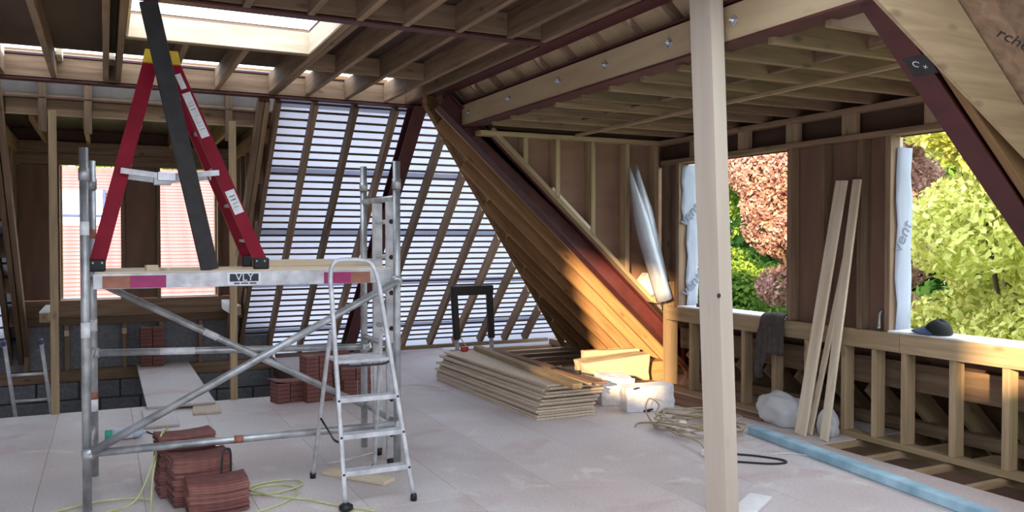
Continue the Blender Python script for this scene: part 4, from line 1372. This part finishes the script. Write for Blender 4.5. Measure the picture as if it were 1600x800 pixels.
# ---- bottle behind the scaffold
bb = thing('bottle', 'pale blue plastic bottle with green cap lying behind the scaffold upright', 'bottle', (.04, 7.30, .045))
mtx = axes(V3((0, 0, 0)), EY, EZ, EX)
lathe('body', [(.038, -.02), (.043, 0), (.043, .16), (.036, .18), (.016, .20), (.016, .22)], M['palebottle'], bb, mtx=axes(V3((.02, 0, 0)), EY, EZ, EX))
lathe('cap', [(.036, 0), (.040, .01), (.040, .05), (.036, .055)], M['greencap'], bb, mtx=axes(V3((-.06, 0, 0)), EY, EZ, EX))
lathe('label_band', [(.0436, .05), (.0436, .12)], M['label'], bb, mtx=axes(V3((.02, 0, 0)), EY, EZ, EX))

# ---- cables
def wobble(cx, cy, r, turns, seed, z=.008, squash=.6, n=14):
    rg_ = random.Random(seed)
    pts = []
    for k in range(int(turns * n)):
        a = 2 * math.pi * k / n
        rr = r * (.72 + .33 * rg_.random())
        pts.append((cx + rr * math.cos(a) + rg_.uniform(-.03, .03), cy + rr * squash * math.sin(a), z + .022 * rg_.random() + .0012 * k))
    return pts
cpts = wobble(4.42, 5.52, .33, 6.5, 4, .008, 1.15)
tag(tube('cable_coil', spline([(4.02, 5.85, .008), (4.2, 5.95, .008)] + cpts + [(4.30, 5.9, .16), (4.27, 6.0, .20), (4.22, 5.98, .10), (4.15, 5.75, .01)], 4), .0075, M['beigecable'], None, seg=6), 'tangled beige cable coil on the floor behind the timber post', 'cable')
pl_ = thing('extension_socket', 'white trailing socket and plug among the beige cable coil', 'socket', (4.20, 5.66, .03))
boxobj('socket_body', .15, .07, .05, M['white'], pl_, Matrix.Translation((0, 0, .01)) @ Matrix.Rotation(-.3, 4, 'Z'), .012)
boxobj('plug', .07, .05, .06, M['white'], pl_, Matrix.Translation((.13, -.05, .015)) @ Matrix.Rotation(-.3, 4, 'Z'), .012)
tag(tube('drooping_cable', spline([(3.98, 4.88, .02), (4.02, 5.0, .06), (4.08, 5.3, .05), (4.18, 5.5, .03)], 6), .007, M['beigecable'], None, seg=6), 'short beige cable running from the coil to the white adaptor', 'cable')
ad = thing('plug_adaptor', 'white plug adaptor with dark slots beside the timber post', 'adaptor', (3.96, 4.85, 0))
boxobj('body', .075, .055, .05, M['white'], ad, Matrix.Translation((0, 0, .026)) @ Matrix.Rotation(.3, 4, 'Z'), .01)
for dx in (-.012, .014):
    boxobj('slot', .012, .022, .002, M['ink'], ad, axes(V3((dx, -.031, .028)), EX, EZ, V3((0, -1, 0))), .0004)
tag(tube('black_cable', spline([(3.98, 4.80, .01), (4.10, 4.82, .008), (4.25, 4.70, .007), (4.36, 4.52, .007), (4.34, 4.44, .007), (4.22, 4.46, .007), (4.05, 4.60, .007), (3.9, 4.72, .007)], 8), .008, M['black'], None, seg=6), 'black cable loop on the floor beside the blue timber', 'cable')
tag(tube('white_tie', spline([(4.42, 4.66, .006), (4.55, 4.62, .008), (4.62, 4.52, .006)], 6), .004, M['white'], None, seg=5), 'thin white plastic tie on the floor by the blue timber', 'tie')
tag(tube('lime_cable', spline([(-.35, 5.15, .007), (-.02, 5.36, .007), (.14, 5.46, .02), (.235, 5.50, .20), (.30, 5.54, .395), (.335, 5.60, .412), (.335, 5.66, .406), (.29, 5.60, .33), (.245, 5.46, .16), (.225, 5.30, .012), (.215, 5.05, .007), (.22, 4.85, .007)], 8), .006, M['yellowcable'], None, seg=8), 'lime green cable looping over the rear tile stack', 'cable')
tag(tube('lime_cable', spline([(-.30, 5.50, .007), (-.06, 5.60, .007), (.12, 5.58, .007), (.24, 5.50, .007)], 8), .006, M['yellowcable'], None, seg=8), 'short lime green cable on the floor beside the tile stacks', 'cable')
tag(tube('lime_cable', spline([(.76, 4.98, .007), (.85, 5.02, .007), (.98, 5.12, .007), (1.08, 5.30, .007), (1.02, 5.46, .007), (.86, 5.48, .007), (.80, 5.36, .007), (.95, 5.30, .010), (1.12, 5.38, .018), (1.10, 5.52, .016), (.92, 5.55, .012), (.80, 5.44, .017), (.9, 5.24, .019), (1.10, 5.06, .012), (1.24, 4.88, .007), (1.40, 4.70, .007)], 8), .006, M['yellowcable'], None, seg=8), 'coiled lime green cable on the floor by the aluminium stepladder', 'cable')
tag(tube('wire_loop', spline([(.62, 5.25, .01), (.615, 5.25, .18), (.625, 5.26, .30), (.65, 5.275, .325), (.672, 5.285, .30), (.675, 5.29, .16), (.675, 5.30, .01)], 8), .007, M['charcoal'], None, seg=6), 'dark wire loop hooked against the tile stacks', 'wire')
tag(tube('dark_lead', spline([(.20, 7.62, .006), (.27, 7.52, .006), (.42, 7.15, .006), (.60, 6.9, .006)], 6), .006, M['charcoal'], None, seg=6), 'dark lead on the floor by the narrow chipboard strip', 'cable')

# ---- blue timber and scraps on the floor
tag(bar('blue_timber', (4.765, 5.25, .032), (4.45, 2.75, .032), .10, .062, M['bluewood'], None, ch=.006), 'long blue painted timber lying on the floor along the eaves', 'timber')
tag(boxobj('timber_scrap', .42, .14, .022, M['white'], None, Matrix.Translation((3.44, 3.80, .012)) @ Matrix.Rotation(.55, 4, 'Z')), 'white timber scrap on the floor at the foot of the post', 'offcut')
tag(boxobj('timber_scrap', .52, .12, .025, M['pale'], None, Matrix.Translation((1.50, 5.42, .0135)) @ Matrix.Rotation(-.95, 4, 'Z')), 'pale timber scrap on the floor under the aluminium stepladder', 'offcut')
tag(bar('eaves_board', (5.02, 6.2, .014), (4.90, 7.35, .014), .16, .022, M['ply'], None), 'brown board lying on the floor beside the low stud wall', 'board')
tag(bar('eaves_board', (5.20, 5.55, .014), (5.16, 7.0, .014), .13, .022, M['ply'], None), 'brown board lying along the foot of the low stud wall', 'board')

# ---- bits on the far sill, chalk mark on the near steel
for (y, w, lb) in ((6.80, .14, 'larger brown brick piece on the far window sill'), (6.60, .09, 'smaller brown brick piece on the far window sill')):
    tag(boxobj('brick_piece', w, .08, .035, M['clay2'], None, Matrix.Translation((5.50, y, .9155)) @ Matrix.Rotation(R(80), 4, 'Z'), .006), lb, 'brick', 'brick pieces on the far sill')
tag(bx('white_peg', 5.58, 5.61, 5.66, 5.69, .898, .985, M['white']), 'small white peg standing on the far window sill', 'peg')
XS = V3((1, 0, -.91)).normalized()
pm = V3((3.49, 2.72, 5.6 - .91 * 3.49)) - NS * .001
patch = boxobj('paint_patch', .12, .13, .001, M['charcoal'], s6, axes(pm, XS, EY, NS), .0003)
lettering('chalk_mark', 'C +', .05, axes(pm - NS * .0012, V3((.6 * XS.x, -.8, .6 * XS.z)), V3((.8 * XS.x, .6, .8 * XS.z)) * -1, -NS), M['label'], s6, .0003)
